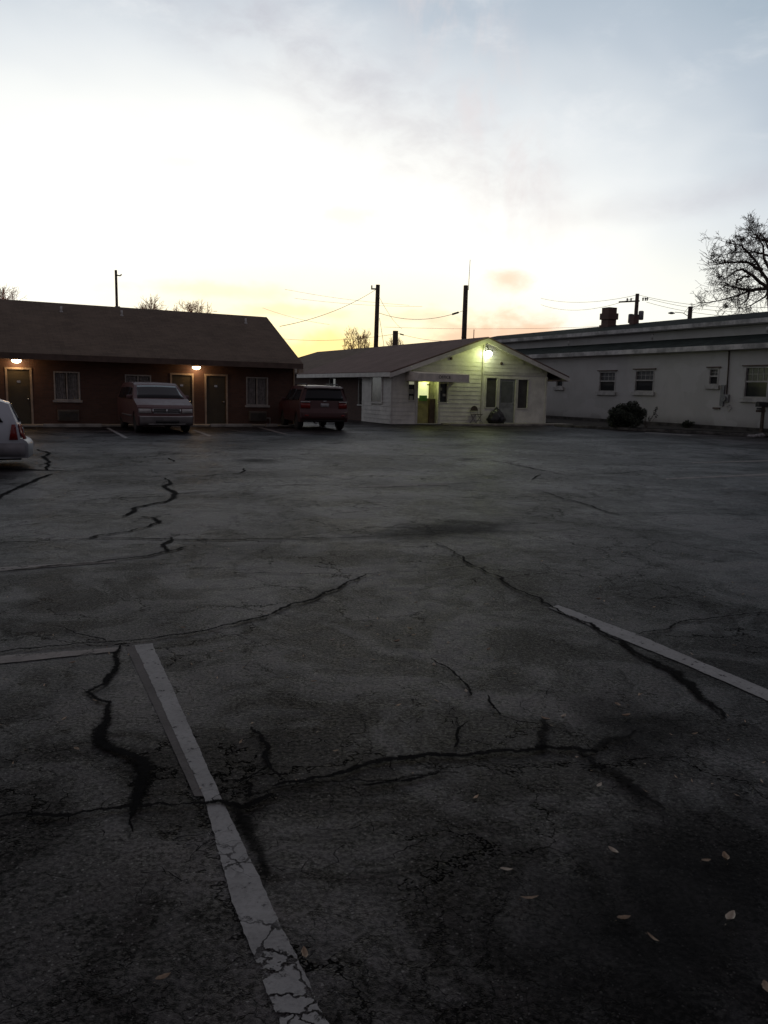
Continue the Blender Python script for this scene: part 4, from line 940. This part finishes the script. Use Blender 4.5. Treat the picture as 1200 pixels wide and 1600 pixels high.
b = MB(); b.tube([(0, 0, zt-.35), (.3, 0, zt-.4), (.42, 0, zt-.3)], .05, 6); b.build('bracket', M_steel, r); MB().box(-.12, .22, -.1, .1, zt-2.9, zt-2.6).build('junction_box', M_steel, r)
r, zt = pole('utility_pole', 996, 459, 75, 'utility pole with a crossarm and two transformers above the white building', .17)
b = MB(); b.box(-.95, .95, -.06, .06, zt-.75, zt-.62, Matrix.Rotation(R(-4), 4, 'Y')); b.build('crossarm', M_wood, r)
for x in (-.9, -.55, .55, .78, .95):
    MB().lathe([(.03, 0), (.09, .05), (.05, .12), (.1, .2), (.04, .3)], 8, Matrix.Translation((x, 0, zt-.66+.06*x))).build('insulator', M_steel, r, True)
for s_ in (-1, 1):
    MB().lathe([(.2, 0), (.24, .05), (.24, .75), (.18, .82)], 12, Matrix.Translation((s_*.47, 0, zt-2.5+.15*s_))).build('transformer', M_steel, r, True)
    MB().box(min(0, s_*.3), max(0, s_*.3), -.05, .05, zt-2.0, zt-1.9).build('bracket', M_steel, r)
r, zt = pole('utility_pole', 1079, 479, 70, 'utility pole carrying a street lamp arm, behind the white building roof', .18)
b = MB(); b.tube([(0, 0, zt-.9), (-.6, 0, zt-.55), (-1.3, 0, zt-.50)], .03, 6); b.tube([(-.55, 0, zt-.6), (-.2, 0, zt-.1), (0, 0, zt-.1)], .02, 6); ar = b.build('lamp_arm', M_steel, r)
MB().lathe([(.05, 0), (.16, .06), (.16, .12), (.05, .2)], 10, Matrix.Translation((-1.6, 0, zt-.68)) @ Matrix.Scale(1.9, 4, (1, 0, 0))).build('lamp_head', M_steel, ar, True)
def wire(a, b_, da, db, sag, rad=.018, sleeve=None):
    p, q = at(*a, da), at(*b_, db); pts = [p.lerp(q, k/14) - Vector((0, 0, sag*4*(k/14)*(1-k/14))) for k in range(15)]
    mb = MB().tube(pts, rad, 4)
    if sleeve is not None:
        i = sleeve; mb.tube([pts[i], pts[i].lerp(pts[i+1], .9)], rad*4.5, 6)
    o = mb.build('overhead_wire', M_wire); return o
WI = [((588,452),(437,510),60,45,.35,'thin wire falling left from the top of the tall left utility pole'),
 ((591,461),(628,514),60,80,.3,'thin wire from the tall left pole down to the short pole'),
 ((592,489),(728,484),60,55,.55,'heavy wire slung between the two tall utility poles'),
 ((593,497),(600,541),60,58,0,'guy wire at the foot of the tall left utility pole'),
 ((727,487),(721,528),55,54,0,'guy wire beside the tall right utility pole'),
 ((400,524),(617,522),95,80,.6,'wire running left from the short utility pole'),
 ((619,520),(700,533),80,85,.2,'wire running right from the short utility pole'),
 ((600,511),(1000,507),110,110,.4,'long faint wire low across the sky behind the office gable'),
 ((445,452),(640,477),120,120,.3,'upper wire of the far line left of the tall left pole'),
 ((460,466),(660,479),120,120,.3,'lower wire of the far line left of the tall left pole'),
 ((410,481),(515,507),120,120,.3,'far wire above the gap between motel and office'),
 ((845,466),(995,461),110,75,.6,'upper wire coming to the crossarm pole from the left'),
 ((845,476),(990,466),110,75,.9,'lower wire coming to the crossarm pole from the left'),
 ((998,461),(1210,480),75,62,.4,'top wire leaving the crossarm pole to the right'),
 ((1006,465),(1210,488),75,62,.4,'second wire leaving the crossarm pole to the right'),
 ((1010,472),(1210,496),75,62,.4,'third wire leaving the crossarm pole to the right')]
for i, (a, b_, da, db, sg, lb) in enumerate(WI):
    tag(wire(a, b_, da, db, sg, .015 if da < 90 else .017, 12 if i == 2 else (1 if i == 6 else None)), lb, 'wire', 'overhead wires')

# ------------------------------------------------------------------ cars
def make_car(spec, root):
    out = spec['outline']; H = spec['H']; Wd = spec['W']/2; zb = spec['belt']; Wr = spec['Wroof']/2; Lh = max(p[0] for p in out)
    def wf(z):
        if z < zb: return Wd*(1-.05*max(0, (.45-z)/.45)) if z < .45 else Wd
        return Wd + (Wr-Wd)*((z-zb)/(H-zb))**1.1
    def warp(x, y, z):
        k = abs(y)/Wd; e_ = max(0, abs(x)/Lh-.55)/.45
        x = x - math.copysign(1, x)*spec.get('plan', .16)*e_*k**3
        if z > zb: z = z - .035*k*k*min(1, (z-zb)/(H-zb)*2)
        return (x, y, z)
    def cut(bm, step=.18):
        xs = [v.co.x for v in bm.verts]; zs = [v.co.z for v in bm.verts]
        for ax, lo, hi in (((1,0,0), min(xs), max(xs)), ((0,0,1), min(zs), max(zs))):
            k = lo+step
            while k < hi-.03:
                bmesh.ops.bisect_plane(bm, geom=bm.verts[:]+bm.edges[:]+bm.faces[:], plane_co=(k*ax[0], 0, k*ax[2]), plane_no=ax); k += step
    bm = bmesh.new(); vs = [bm.verts.new((x, 0, z)) for x, z in out]; bm.faces.new(vs); bmesh.ops.triangulate(bm, faces=bm.faces[:], ngon_method='EAR_CLIP'); cut(bm)
    bm.verts.index_update(); base = [(v.co.x, v.co.z) for v in bm.verts]; faces = [[v.index for v in f.verts] for f in bm.faces]
    bnd = [(e.verts[0].index, e.verts[1].index) for e in bm.edges if len(e.link_faces) == 1]; bm.free()
    v = []; f = []; n = len(base)
    for sg in (1, -1):
        for x, z in base: v.append(warp(x, sg*wf(z), z))
    for fc in faces: f.append(tuple(fc)); f.append(tuple(n+i for i in fc[::-1]))
    NV = 8; rows = {}
    for i in {i for e in bnd for i in e}:
        x, z = base[i]; row = [i]
        for k in range(1, NV): y = wf(z)*(1-2*k/NV); v.append(warp(x, y, z)); row.append(len(v)-1)
        rows[i] = row+[n+i]
    for a, b_ in bnd:
        for k in range(NV): f.append((rows[a][k], rows[b_][k], rows[b_][k+1], rows[a][k+1]))
    mb = MB(); mb.v = v; mb.f = f; body = mb.build('body', spec['paint'], root, True)
    bv = body.modifiers.new('b', 'BEVEL'); bv.width = spec.get('bev', .05); bv.segments = 3; bv.limit_method = 'ANGLE'; bv.angle_limit = R(48)
    wn_ = body.modifiers.new('wn', 'WEIGHTED_NORMAL'); wn_.keep_sharp = False
    F = sorted(spec['front']); B_ = sorted(spec['rear'])
    def itp(T, z):
        return float(np.interp(z, [p[0] for p in T], [p[1] for p in T]))
    def panel(name, poly, side, m, parent=None, off=.010, step=.12, thick=.012):
        bm = bmesh.new(); vs = [bm.verts.new((a, 0, b_)) for a, b_ in poly]; bm.faces.new(vs); cut(bm, step)
        for vv in bm.verts:
            a, z = vv.co.x, vv.co.z
            if side in (1, -1): vv.co = Vector(warp(a, side*(wf(z)+off), z))
            elif side == 'f': vv.co = Vector(warp(itp(F, z)+off, a, z))
            else: vv.co = Vector(warp(itp(B_, z)-off, a, z))
        me = bpy.data.meshes.new(name); bm.to_mesh(me); bm.free(); me.materials.append(m); me.polygons.foreach_set('use_smooth', [True]*len(me.polygons))
        o = bpy.data.objects.new(name, me); COL.objects.link(o); o.parent = parent or root
        sd_ = o.modifiers.new('s', 'SOLIDIFY'); sd_.thickness = thick; sd_.offset = 0
        return o
    for nm, poly, sd_, m, *rest in spec['panels']: 
        for s2 in ((1, -1) if sd_ == 'both' else (sd_,)):
            panel(nm, poly, s2, m, None, *(rest or ()))
    for x in spec['axles']:
        for sg in (1, -1):
            rd = spec['tyre']; M_ = Matrix.Translation((x, sg*(Wd-.125), rd)) @ Matrix.Rotation(R(90), 4, 'X')
            wh = MB().lathe([(rd*.62, -.10), (rd*.93, -.105), (rd, -.06), (rd, .06), (rd*.93, .105), (rd*.62, .10)], 28, M_).build('tyre', M_rubber, None, True)
            we = empty('wheel', (0, 0, 0)); we.parent = root; wh.parent = we
            rm = MB().lathe([(rd*.64, -.085), (rd*.60, -.098), (rd*.55, -.07), (rd*.2, -.085), (.05, -.10), (.05, .10), (rd*.2, .085), (rd*.55, .07), (rd*.60, .098), (rd*.64, .085)], 28, M_)
            for k in range(5):
                rm.box(rd*.12, rd*.56, -.022, .022, -.094, .094, M_ @ Matrix.Rotation(k*2*math.pi/5, 4, 'Z'))
            rm.build('rim', M_rim, we)
    return wf, warp, itp, F, B_, panel
def arch(cx, r_, z0, rev=True):   # points of a wheel arch from right (+x) to left
    pts = []
    for k in range(9):
        a = math.pi*k/8; pts.append((cx + r_*math.cos(a), max(z0, .33 + r_*math.sin(a)) if 0 < k < 8 else z0))
    return pts
def quad(a0, a1, z0, z1, t0=0, t1=0): return [(a0, z0), (a1, z0), (a1+t1, z1), (a0+t0, z1)]

P_maroon = car_paint('maroon_paint', (.085, .032, .033), .42); P_maroon2 = car_paint('dark_maroon_paint', (.055, .010, .011), .36); P_silver = car_paint('silver_blue_paint', (.46, .49, .54), .3)
M_bump = mat('grey_bumper_plastic', (.13, .12, .12), .5)
# -- minivan, nose towards us
van = empty('minivan', (0, 0, 0)); tag(van, 'maroon older minivan parked nose-out in front of the motel doors', 'minivan')
top = [(2.20,.24),(2.26,.34),(2.27,.55),(2.20,.60),(2.18,.84),(2.05,.92),(1.30,1.12),(.95,1.32),(.50,1.58),(.25,1.655),(-.6,1.68),(-1.8,1.66),(-2.05,1.60),(-2.20,1.10),(-2.25,.60),(-2.28,.50),(-2.25,.26)]
outl = top + list(reversed(arch(-1.42, .38, .24))) + list(reversed(arch(1.38, .38, .24)))
fr = [(.24,2.20),(.34,2.26),(.55,2.27),(.60,2.20),(.84,2.18),(.92,2.05),(1.12,1.30),(1.32,.95),(1.58,.50),(1.655,.25)]
rr_ = [(.26,-2.25),(.50,-2.28),(.60,-2.25),(1.10,-2.20),(1.60,-2.05),(1.66,-1.8)]
vs_ = dict(outline=outl, H=1.68, W=1.83, Wroof=1.42, belt=1.08, paint=P_maroon, front=fr, rear=rr_, axles=(-1.42, 1.38), tyre=.33, plan=.20, panels=[
  ('windshield', [(-.78,1.14),(.78,1.14),(.66,1.56),(-.66,1.56)], 'f', M_glass_car),
  ('side_window', quad(.18,.95,1.10,1.50,.05,-.45), 'both', M_glass_car), ('side_window', quad(-.85,.10,1.10,1.52), 'both', M_glass_car), ('side_window', quad(-1.95,-.93,1.10,1.50,.08,0), 'both', M_glass_car),
  ('rear_window', [(-.70,1.15),(.70,1.15),(.62,1.52),(-.62,1.52)], 'r', M_glass_car),
  ('headlight', quad(-.88,-.50,.66,.80,0,.0), 'f', M_clear, None or .02), ('headlight', quad(.50,.88,.66,.80), 'f', M_clear, .02),
  ('grille', quad(-.44,.44,.67,.80), 'f', M_acd, .012), ('bumper', quad(-.86,.86,.26,.56), 'f', M_bump, .02, .12, .03),
  ('lower_grille', quad(-.38,.38,.34,.42), 'f', M_acd, .05), ('side_moulding', quad(-1.0,1.0,.50,.56), 'both', M_bump, .012),
  ('tail_light', quad(-.86,-.68,.75,1.15), 'r', M_red, .012), ('tail_light', quad(.68,.86,.75,1.15), 'r', M_red, .012)])
wf, warp, itp, F, B_, panel = make_car(vs_, van)
g_ = MB()
for a, c in ((-.44, -.02), (.02, .44)):
    pass
for q in (quad(-.46,.46,.79,.805), quad(-.46,.46,.655,.67), quad(-.02,.02,.67,.79), quad(-.46,-.43,.66,.80), quad(.43,.46,.66,.80), quad(-.43,.43,.725,.735)):
    panel('grille_bar', q, 'f', M_chrome, None, .022, .2, .01)
panel('bumper_strip', quad(-.86,.86,.53,.56), 'f', M_clear, None, .04, .2, .012); panel('bumper_strip', quad(-.6,.6,.285,.31), 'f', M_clear, None, .04, .2, .012)
def mirror(root, x, y, z, sg, m):
    mb = MB(); mb.box(x-.05, x+.05, min(y, y+sg*.20), max(y, y+sg*.20), z, z+.13); mb.build('wing_mirror', m, root, bevel=.03)
for sg in (1, -1): mirror(van, .85, sg*.86, 1.10, sg, P_maroon)
hd = Vector((.46, -.888, 0)).normalized(); fpos = (gp(222, 677) + gp(301, 677))/2; cpos = fpos - hd*2.25
van.location = (cpos.x, cpos.y, 0); van.rotation_euler = (0, 0, math.atan2(hd.y, hd.x))
# -- SUV, tail towards us
suv = empty('suv', (0, 0, 0)); tag(suv, 'dark maroon SUV seen from behind, parked beside the end of the motel', 'SUV')
top = [(2.05,.32),(2.12,.45),(2.12,.70),(2.05,.92),(1.95,1.0),(1.05,1.10),(.55,1.45),(.20,1.66),(-.3,1.72),(-1.6,1.70),(-1.95,1.68),(-2.06,1.62),(-2.0,1.58),(-2.10,1.12),(-2.12,.80),(-2.18,.74),(-2.19,.45),(-2.12,.32)]
outl = top + list(reversed(arch(-1.32, .41, .32))) + list(reversed(arch(1.32, .41, .32)))
fr = [(.32,2.05),(.45,2.12),(.70,2.12),(.92,2.05),(1.0,1.95),(1.10,1.05),(1.45,.55),(1.66,.2)]
rr_ = [(.32,-2.12),(.45,-2.19),(.74,-2.18),(.80,-2.12),(1.12,-2.10),(1.58,-2.0),(1.62,-2.06),(1.69,-1.95)]
ss_ = dict(outline=outl, H=1.72, W=1.88, Wroof=1.44, belt=1.08, paint=P_maroon2, front=fr, rear=rr_, axles=(-1.32, 1.32), tyre=.36, plan=.16, panels=[
  ('rear_window', [(-.76,1.14),(.76,1.14),(.66,1.56),(-.66,1.56)], 'r', M_glass_car), ('windshield', [(-.74,1.14),(.74,1.14),(.64,1.60),(-.64,1.60)], 'f', M_glass_car),
  ('side_window', quad(.10,.78,1.12,1.55,0,-.40), 'both', M_glass_car), ('side_window', quad(-.85,.02,1.12,1.58), 'both', M_glass_car), ('side_window', quad(-1.85,-.93,1.14,1.56,.12,0), 'both', M_glass_car),
  ('tail_light', quad(-.90,-.56,.84,1.05), 'r', M_red, .015), ('tail_light', quad(.56,.90,.84,1.05), 'r', M_red, .015),
  ('highlight_strip', quad(-.90,-.56,1.055,1.10), 'r', M_clear, .03, .12, .03), ('highlight_strip', quad(.56,.90,1.055,1.10), 'r', M_clear, .03, .12, .03),  # pale strips: reflection along the top edge above the tail lamps, built as panels
  ('licence_plate', quad(-.16,.16,.90,1.03), 'r', mat('plate_paint', (.30, .30, .31), .5), .02), ('badge', quad(-.06,.06,1.09,1.12), 'r', M_chrome, .03),
  ('bumper', quad(-.88,.88,.42,.72), 'r', P_maroon2, .02, .12, .03), ('lower_panel', quad(-.80,.80,.33,.40), 'r', M_acd, .012),
  ('spoiler', quad(-.68,.68,1.60,1.66), 'r', mat('sky_lit_spoiler', (.42, .38, .35), .3), .05, .12, .02), ('reflector', quad(-.78,-.64,.55,.60), 'r', M_red, .045), ('reflector', quad(.64,.78,.55,.60), 'r', M_red, .045)])  # pale spoiler: the sky light on it is put into its colour
wf, warp, itp, F, B_, panel = make_car(ss_, suv)
for sg in (1, -1):
    mirror(suv, .75, sg*.88, 1.08, sg, P_maroon2)
    mb = MB(); mb.tube([(.2, sg*.62, 1.70), (-.0, sg*.62, 1.76), (-1.6, sg*.62, 1.75), (-1.8, sg*.62, 1.68)], .02, 6); mb.build('roof_rail', M_black, suv, True)
mb = MB(); mb.tube([(-1.9, .35, .30), (-2.2, .35, .30)], .035, 8); mb.build('exhaust', M_steel, suv, True)
rp = (gp(470, 673) + gp(544, 673))/2; hd = Vector((-.33, .944, 0)).normalized(); cpos = rp + hd*2.16
suv.location = (cpos.x, cpos.y, 0); suv.rotation_euler = (0, 0, math.atan2(hd.y, hd.x))
# -- silver wagon at the left edge, side-on
wag = empty('station_wagon', (0, 0, 0)); tag(wag, 'silver blue station wagon, only its tail showing at the left edge of the lot', 'station wagon')
top = [(2.15,.20),(2.2,.32),(2.2,.50),(2.1,.66),(1.15,.82),(.55,1.14),(.2,1.29),(-.5,1.32),(-1.35,1.28),(-1.70,1.245),(-1.88,1.19),(-2.06,.80),(-2.10,.55),(-2.22,.50),(-2.26,.44),(-2.24,.22),(-2.2,.18)]
outl = top + list(reversed(arch(-1.30, .34, .18))) + list(reversed(arch(1.35, .34, .18)))
outl = [(x, z) for x, z in outl]
fr = [(.20,2.15),(.50,2.2),(.66,2.1),(.82,1.15),(1.14,.55),(1.29,.2)]
rr_ = [(.18,-2.20),(.22,-2.24),(.44,-2.26),(.50,-2.22),(.55,-2.10),(.80,-2.06),(1.19,-1.88),(1.245,-1.70)]
ws_ = dict(outline=outl, H=1.32, W=1.70, Wroof=1.28, belt=.82, paint=P_silver, front=fr, rear=rr_, axles=(-1.30, 1.35), tyre=.29, plan=.13, bev=.045, panels=[
  ('side_window', [(-1.80,.84),(-1.0,.84),(-1.0,1.20),(-1.58,1.18)], 'both', M_glass_car), ('side_window', quad(-.92,.02,.84,1.22), 'both', M_glass_car), ('side_window', quad(.08,.92,.84,1.20,0,-.5), 'both', M_glass_car),
  ('rear_window', [(-.66,.84),(.66,.84),(.56,1.16),(-.56,1.16)], 'r', M_glass_car),
  ('tail_light', [(-2.07,.52),(-1.90,.52),(-1.96,.80),(-2.03,.80)], 'both', M_red, .012), ('tail_light', quad(-.82,-.62,.53,.80), 'r', M_red, .014), ('tail_light', quad(.62,.82,.53,.80), 'r', M_red, .014),
  ('bumper', quad(-2.2,-1.68,.22,.46), 'both', M_bumps if 'M_bumps' in globals() else mat('silver_bumper_plastic', (.19, .185, .20), .5), .02, .12, .03),
  ('licence_plate', quad(-.2,.2,.58,.70), 'r', MATS['plate_paint'], .015), ('side_moulding', quad(-.9,.95,.42,.48), 'both', M_bump, .012)])
wf, warp, itp, F, B_, panel = make_car(ws_, wag)
mb = MB(); mb.tube([(-1.55, 0, .17), (-2.05, 0, .17)], .09, 12); mb.build('muffler', M_rubber, wag, True)
hd = Vector((-.878, -.478, 0)); near = gp(53, 731); cpos = near + hd*2.2 + Vector((-.478, .878, 0))*.83
wag.location = (cpos.x, cpos.y, 0); wag.rotation_euler = (0, 0, math.atan2(hd.y, hd.x))

# ------------------------------------------------------------------ small things
# folding chair
ch = empty('folding_chair', oloc(4.42, -.32, .09), OA + R(8)); tag(ch, 'brown metal folding chair standing against the office wall', 'chair')
M_chair = mat('brown_chair_metal', (.075, .055, .045), .5)
b = MB()
for k in range(9):
    a0 = math.pi*k/8
b.prism([(.23*math.cos(math.pi*k/10), .60+.24*math.sin(math.pi*k/10)) for k in range(11)], 'y', .16, .185); b.build('backrest', M_chair, ch)
MB().box(-.22, .22, -.24, .18, .42, .45).build('seat', M_chair, ch, bevel=.01)
for sg in (-1, 1):
    MB().tube([(sg*.21, .20, .62), (sg*.21, .17, .44), (sg*.21, -.24, .0)], .013, 8).build('leg', M_steel, ch, True)
    MB().tube([(sg*.19, -.18, .43), (sg*.19, .22, .0)], .013, 8).build('leg', M_steel, ch, True)
b = MB(); b.tube([(-.21, -.12, .14), (.21, -.12, .14)], .011, 6); b.tube([(-.19, .15, .09), (.19, .15, .09)], .011, 6); b.build('stretcher', M_steel, ch)
# black rubbish bag
bm = bmesh.new(); bmesh.ops.create_icosphere(bm, subdivisions=4, radius=1)
rnd = random.Random(4)
from mathutils import noise as mn
for v in bm.verts:
    p = v.co.copy(); n = mn.noise(p*2.2)*.16 + mn.noise(p*6)*.06 + abs(mn.noise(Vector((p.x*9, p.y*9, p.z*2))))*.06
    z = max(0, p.z*.5+.30); wdt = 1.0 - .62*max(0, (z-.15)/.65)**1.2
    v.co = Vector((p.x*(.50+n*.5)*wdt - .04*z, p.y*(.36+n*.5)*wdt, z*(1+n*.4)))
    if v.co.z > .62: v.co.x *= .75
me = bpy.data.meshes.new('rubbish_bag'); bm.to_mesh(me); bm.free(); me.materials.append(M_bag); me.polygons.foreach_set('use_smooth', [True]*len(me.polygons))
o = bpy.data.objects.new('rubbish_bag', me); COL.objects.link(o); o.location = oloc(5.52, -.45, .09); o.rotation_euler = (0, 0, OA); tag(o, 'black plastic rubbish bag slumped beside the grey office door', 'rubbish bag')
o = MB().box(-.28, .28, -.01, .0, 0, .02).build('white_sheet', M_whitetrim); bpy.data.objects.remove(o)
# mailbox
mp_ = gp(1189, 678); mbx = empty('mailbox', (mp_.x, mp_.y, 0), OA + R(90)); tag(mbx, 'dark mailbox on a wooden post at the right edge, in front of the white building', 'mailbox')
MB().box(-.06, .06, -.06, .06, 0, 1.22).build('post', M_wood, mbx, bevel=.01)
MB().box(-.05, .05, -.10, .42, .98, 1.08).build('arm', M_wood, mbx)
b = MB(); pr = [(-.10, 1.22), (.10, 1.22), (.10, 1.36)] + [(.10*math.cos(math.pi*k/8), 1.36+.09*math.sin(math.pi*k/8)) for k in range(1, 8)] + [(-.10, 1.36)]
b.prism(pr, 'y', -.18, .42); b.build('box', M_black, mbx); MB().box(-.07, .07, .08, .36, 1.09, 1.18).build('newspaper_tube', M_black, mbx)
# pale stones by the mailbox
def stone(px, py, s, label, seed):
    bm = bmesh.new(); bmesh.ops.create_icosphere(bm, subdivisions=3, radius=1)
    for v in bm.verts:
        p = v.co.copy(); n = mn.noise(p*1.4+Vector((seed, 0, 0)))*.35 + mn.noise(p*4)*.08; v.co = Vector((p.x*s*(1+n), p.y*s*.7*(1+n), max(0, p.z*.42+.25)*s*(1+n)))
    me = bpy.data.meshes.new('stone'); bm.to_mesh(me); bm.free(); me.materials.append(mat('pale_stone', (.30, .29, .29), .85, .3, 8, .01, 30)); me.polygons.foreach_set('use_smooth', [True]*len(me.polygons))
    o = bpy.data.objects.new('stone', me); COL.objects.link(o); o.location = gp(px, py); tag(o, label, 'stone', 'pale stones at the foot of the mailbox')
stone(1174, 683, .17, 'pale grey stone left of the mailbox foot', 2); stone(1188, 683, .22, 'larger pale stone right at the mailbox foot', 7)
# fallen leaves
M_leaf = mat('fallen_leaf', (.34, .25, .17), .8, .3, 20); M_leaf2 = mat('pale_fallen_leaf', (.46, .40, .32), .8, .2, 20)
def leaf_mesh(seed, s=.03):
    rnd = random.Random(seed); v = []; f = []; N = 8; curl = rnd.uniform(.4, 1.3); wd = rnd.uniform(.18, .5)
    for i in range(N+1):
        t = i/N; w_ = s*wd*math.sin(math.pi*min(1, t*1.02))**.7*(1-.2*t) + .0006; zc = s*curl*(t-.5)**2*2
        for k in (-1, 0, 1): v.append(((t-.5)*2*s, k*w_*(1+rnd.uniform(-.15, .15)), zc + abs(k)*w_*curl + .011))
    for i in range(N):
        for k in range(2): f.append((i*3+k, i*3+k+1, i*3+k+4, i*3+k+3))
    v.append((-s*1.35, 0, .012)); v.append((-s, .0012, .012)); v.append((-s, -.0012, .012)); f.append((len(v)-3, len(v)-2, len(v)-1))
    me = bpy.data.meshes.new('fallen_leaf'); me.from_pydata(v, [], f); me.materials.append(M_leaf if seed % 3 else M_leaf2); me.polygons.foreach_set('use_smooth', [True]*len(f)); return me
LM = [leaf_mesh(i) for i in range(12)]
LV = [(958,1336,1.0,-55,'greyish leaf lying crosswise in the dark foreground above the others'),(1103,1348,.8,10,'thin leaf just left of the broad tan leaf near the right edge'),(1133,1347,1.1,80,'broad tan leaf near the right edge'),
 (791,1363,.95,-5,'thin curled leaf lowest but one to the left in the dark foreground'),(827,1409,1.3,8,'long narrow pale leaf in the lower middle right'),(974,1441,1.0,12,'small narrow leaf left of the tilted dark one'),
 (1140,1442,1.3,45,'broad brown leaf at the lower right'),(1020,1471,1.0,-60,'small tilted dark leaf in the lower right'),(1197,1550,1.1,80,'brown leaf cut by the right edge near the bottom')]
rest = [(936,1231),(852,1127),(880,1124),(978,1122),(965,1104),(490,1067),(519,1003),(149,1097),(763,1018),(678,1043),(935,938),(1147,1010),(728,1084),(120,1173),(255,1534),(476,1497),(896,965),(573,980),(286,983),(113,1038),(1085,1150),(620,1005),(640,985),(345,1020),(1100,935),(1145,912),(880,892),(650,943),(700,1008),(760,945)]
for i, (x, y, s_, a, lb) in enumerate(LV):
    o = bpy.data.objects.new('fallen_leaf', LM[i]); COL.objects.link(o); o.location = gp(x, y); o.rotation_euler = (0, 0, R(a)); o.scale = (s_*.75,)*3; tag(o, lb, 'leaf', 'fallen leaves on the near asphalt')
zones = {}
for x, y in rest:
    z_ = ('left of the wide near stripe' if x < 200 + (y-1010)*.41 and y > 1010 else 'beyond the right-hand stripe' if y < 948 + (x-865)*.42 and x > 865 else
          'past the curved crack, up the lot' if y < 1010 else 'between the two white stripes')
    zones.setdefault(z_, []).append((x, y))
NUM = ['leftmost', 'second', 'third', 'fourth', 'fifth', 'sixth', 'seventh', 'eighth', 'ninth', 'tenth', 'eleventh', 'twelfth', 'thirteenth', 'fourteenth', 'fifteenth', 'sixteenth']
rnd = random.Random(17)
for z_, L in zones.items():
    for i, (x, y) in enumerate(sorted(L)):
        o = bpy.data.objects.new('fallen_leaf', LM[rnd.randrange(12)]); COL.objects.link(o); o.location = gp(x, y); o.rotation_euler = (0, 0, rnd.uniform(0, 6.28)); k = rnd.uniform(.5, .85); o.scale = (k, k, k)
        tag(o, 'small dry leaf ' + z_ + ', ' + NUM[i] + (' from the left' if i else ' one there'), 'leaf', 'fallen leaves on the near asphalt')
# leaf crumbs too many to count
lc = MB()
for i in range(140):
    p = gp(rnd.uniform(-40, 1240), rnd.uniform(760, 1250)); a = Vector((rnd.gauss(0, 1), rnd.gauss(0, 1), 0)).normalized(); s_ = rnd.uniform(.006, .017); q = Vector((-a.y, a.x, 0)); z_ = Vector((0, 0, .006))
    lc.face([p-a*s_+z_*.5, p+q*s_*.4+z_, p+a*s_+z_*1.8, p-q*s_*.4+z_*.5])
tag(lc.build('leaf_litter', M_leaf, recalc=False), 'crumbs of dry leaf scattered over the asphalt', 'leaf litter', kind='stuff')
# grit
gr = MB(); rnd = random.Random(5)
for i in range(3200):
    p = gp(rnd.uniform(-50, 1250), 820+780*rnd.random()**1.2); s_ = rnd.uniform(.0012, .0042)
    a = rnd.uniform(0, 6.28); q = [(p.x+s_*math.cos(a+k*2.1)*rnd.uniform(.7, 1.3), p.y+s_*math.sin(a+k*2.1)*rnd.uniform(.7, 1.3), .001) for k in range(3)]; t_ = (p.x, p.y, s_*1.2)
    gr.face([q[0], q[1], t_]); gr.face([q[1], q[2], t_]); gr.face([q[2], q[0], t_])
tag(gr.build('gravel_grit', mat('pale_grit', (.14, .135, .13), .9, .3), recalc=False), 'loose pale grit scattered over the asphalt', 'grit', kind='stuff')
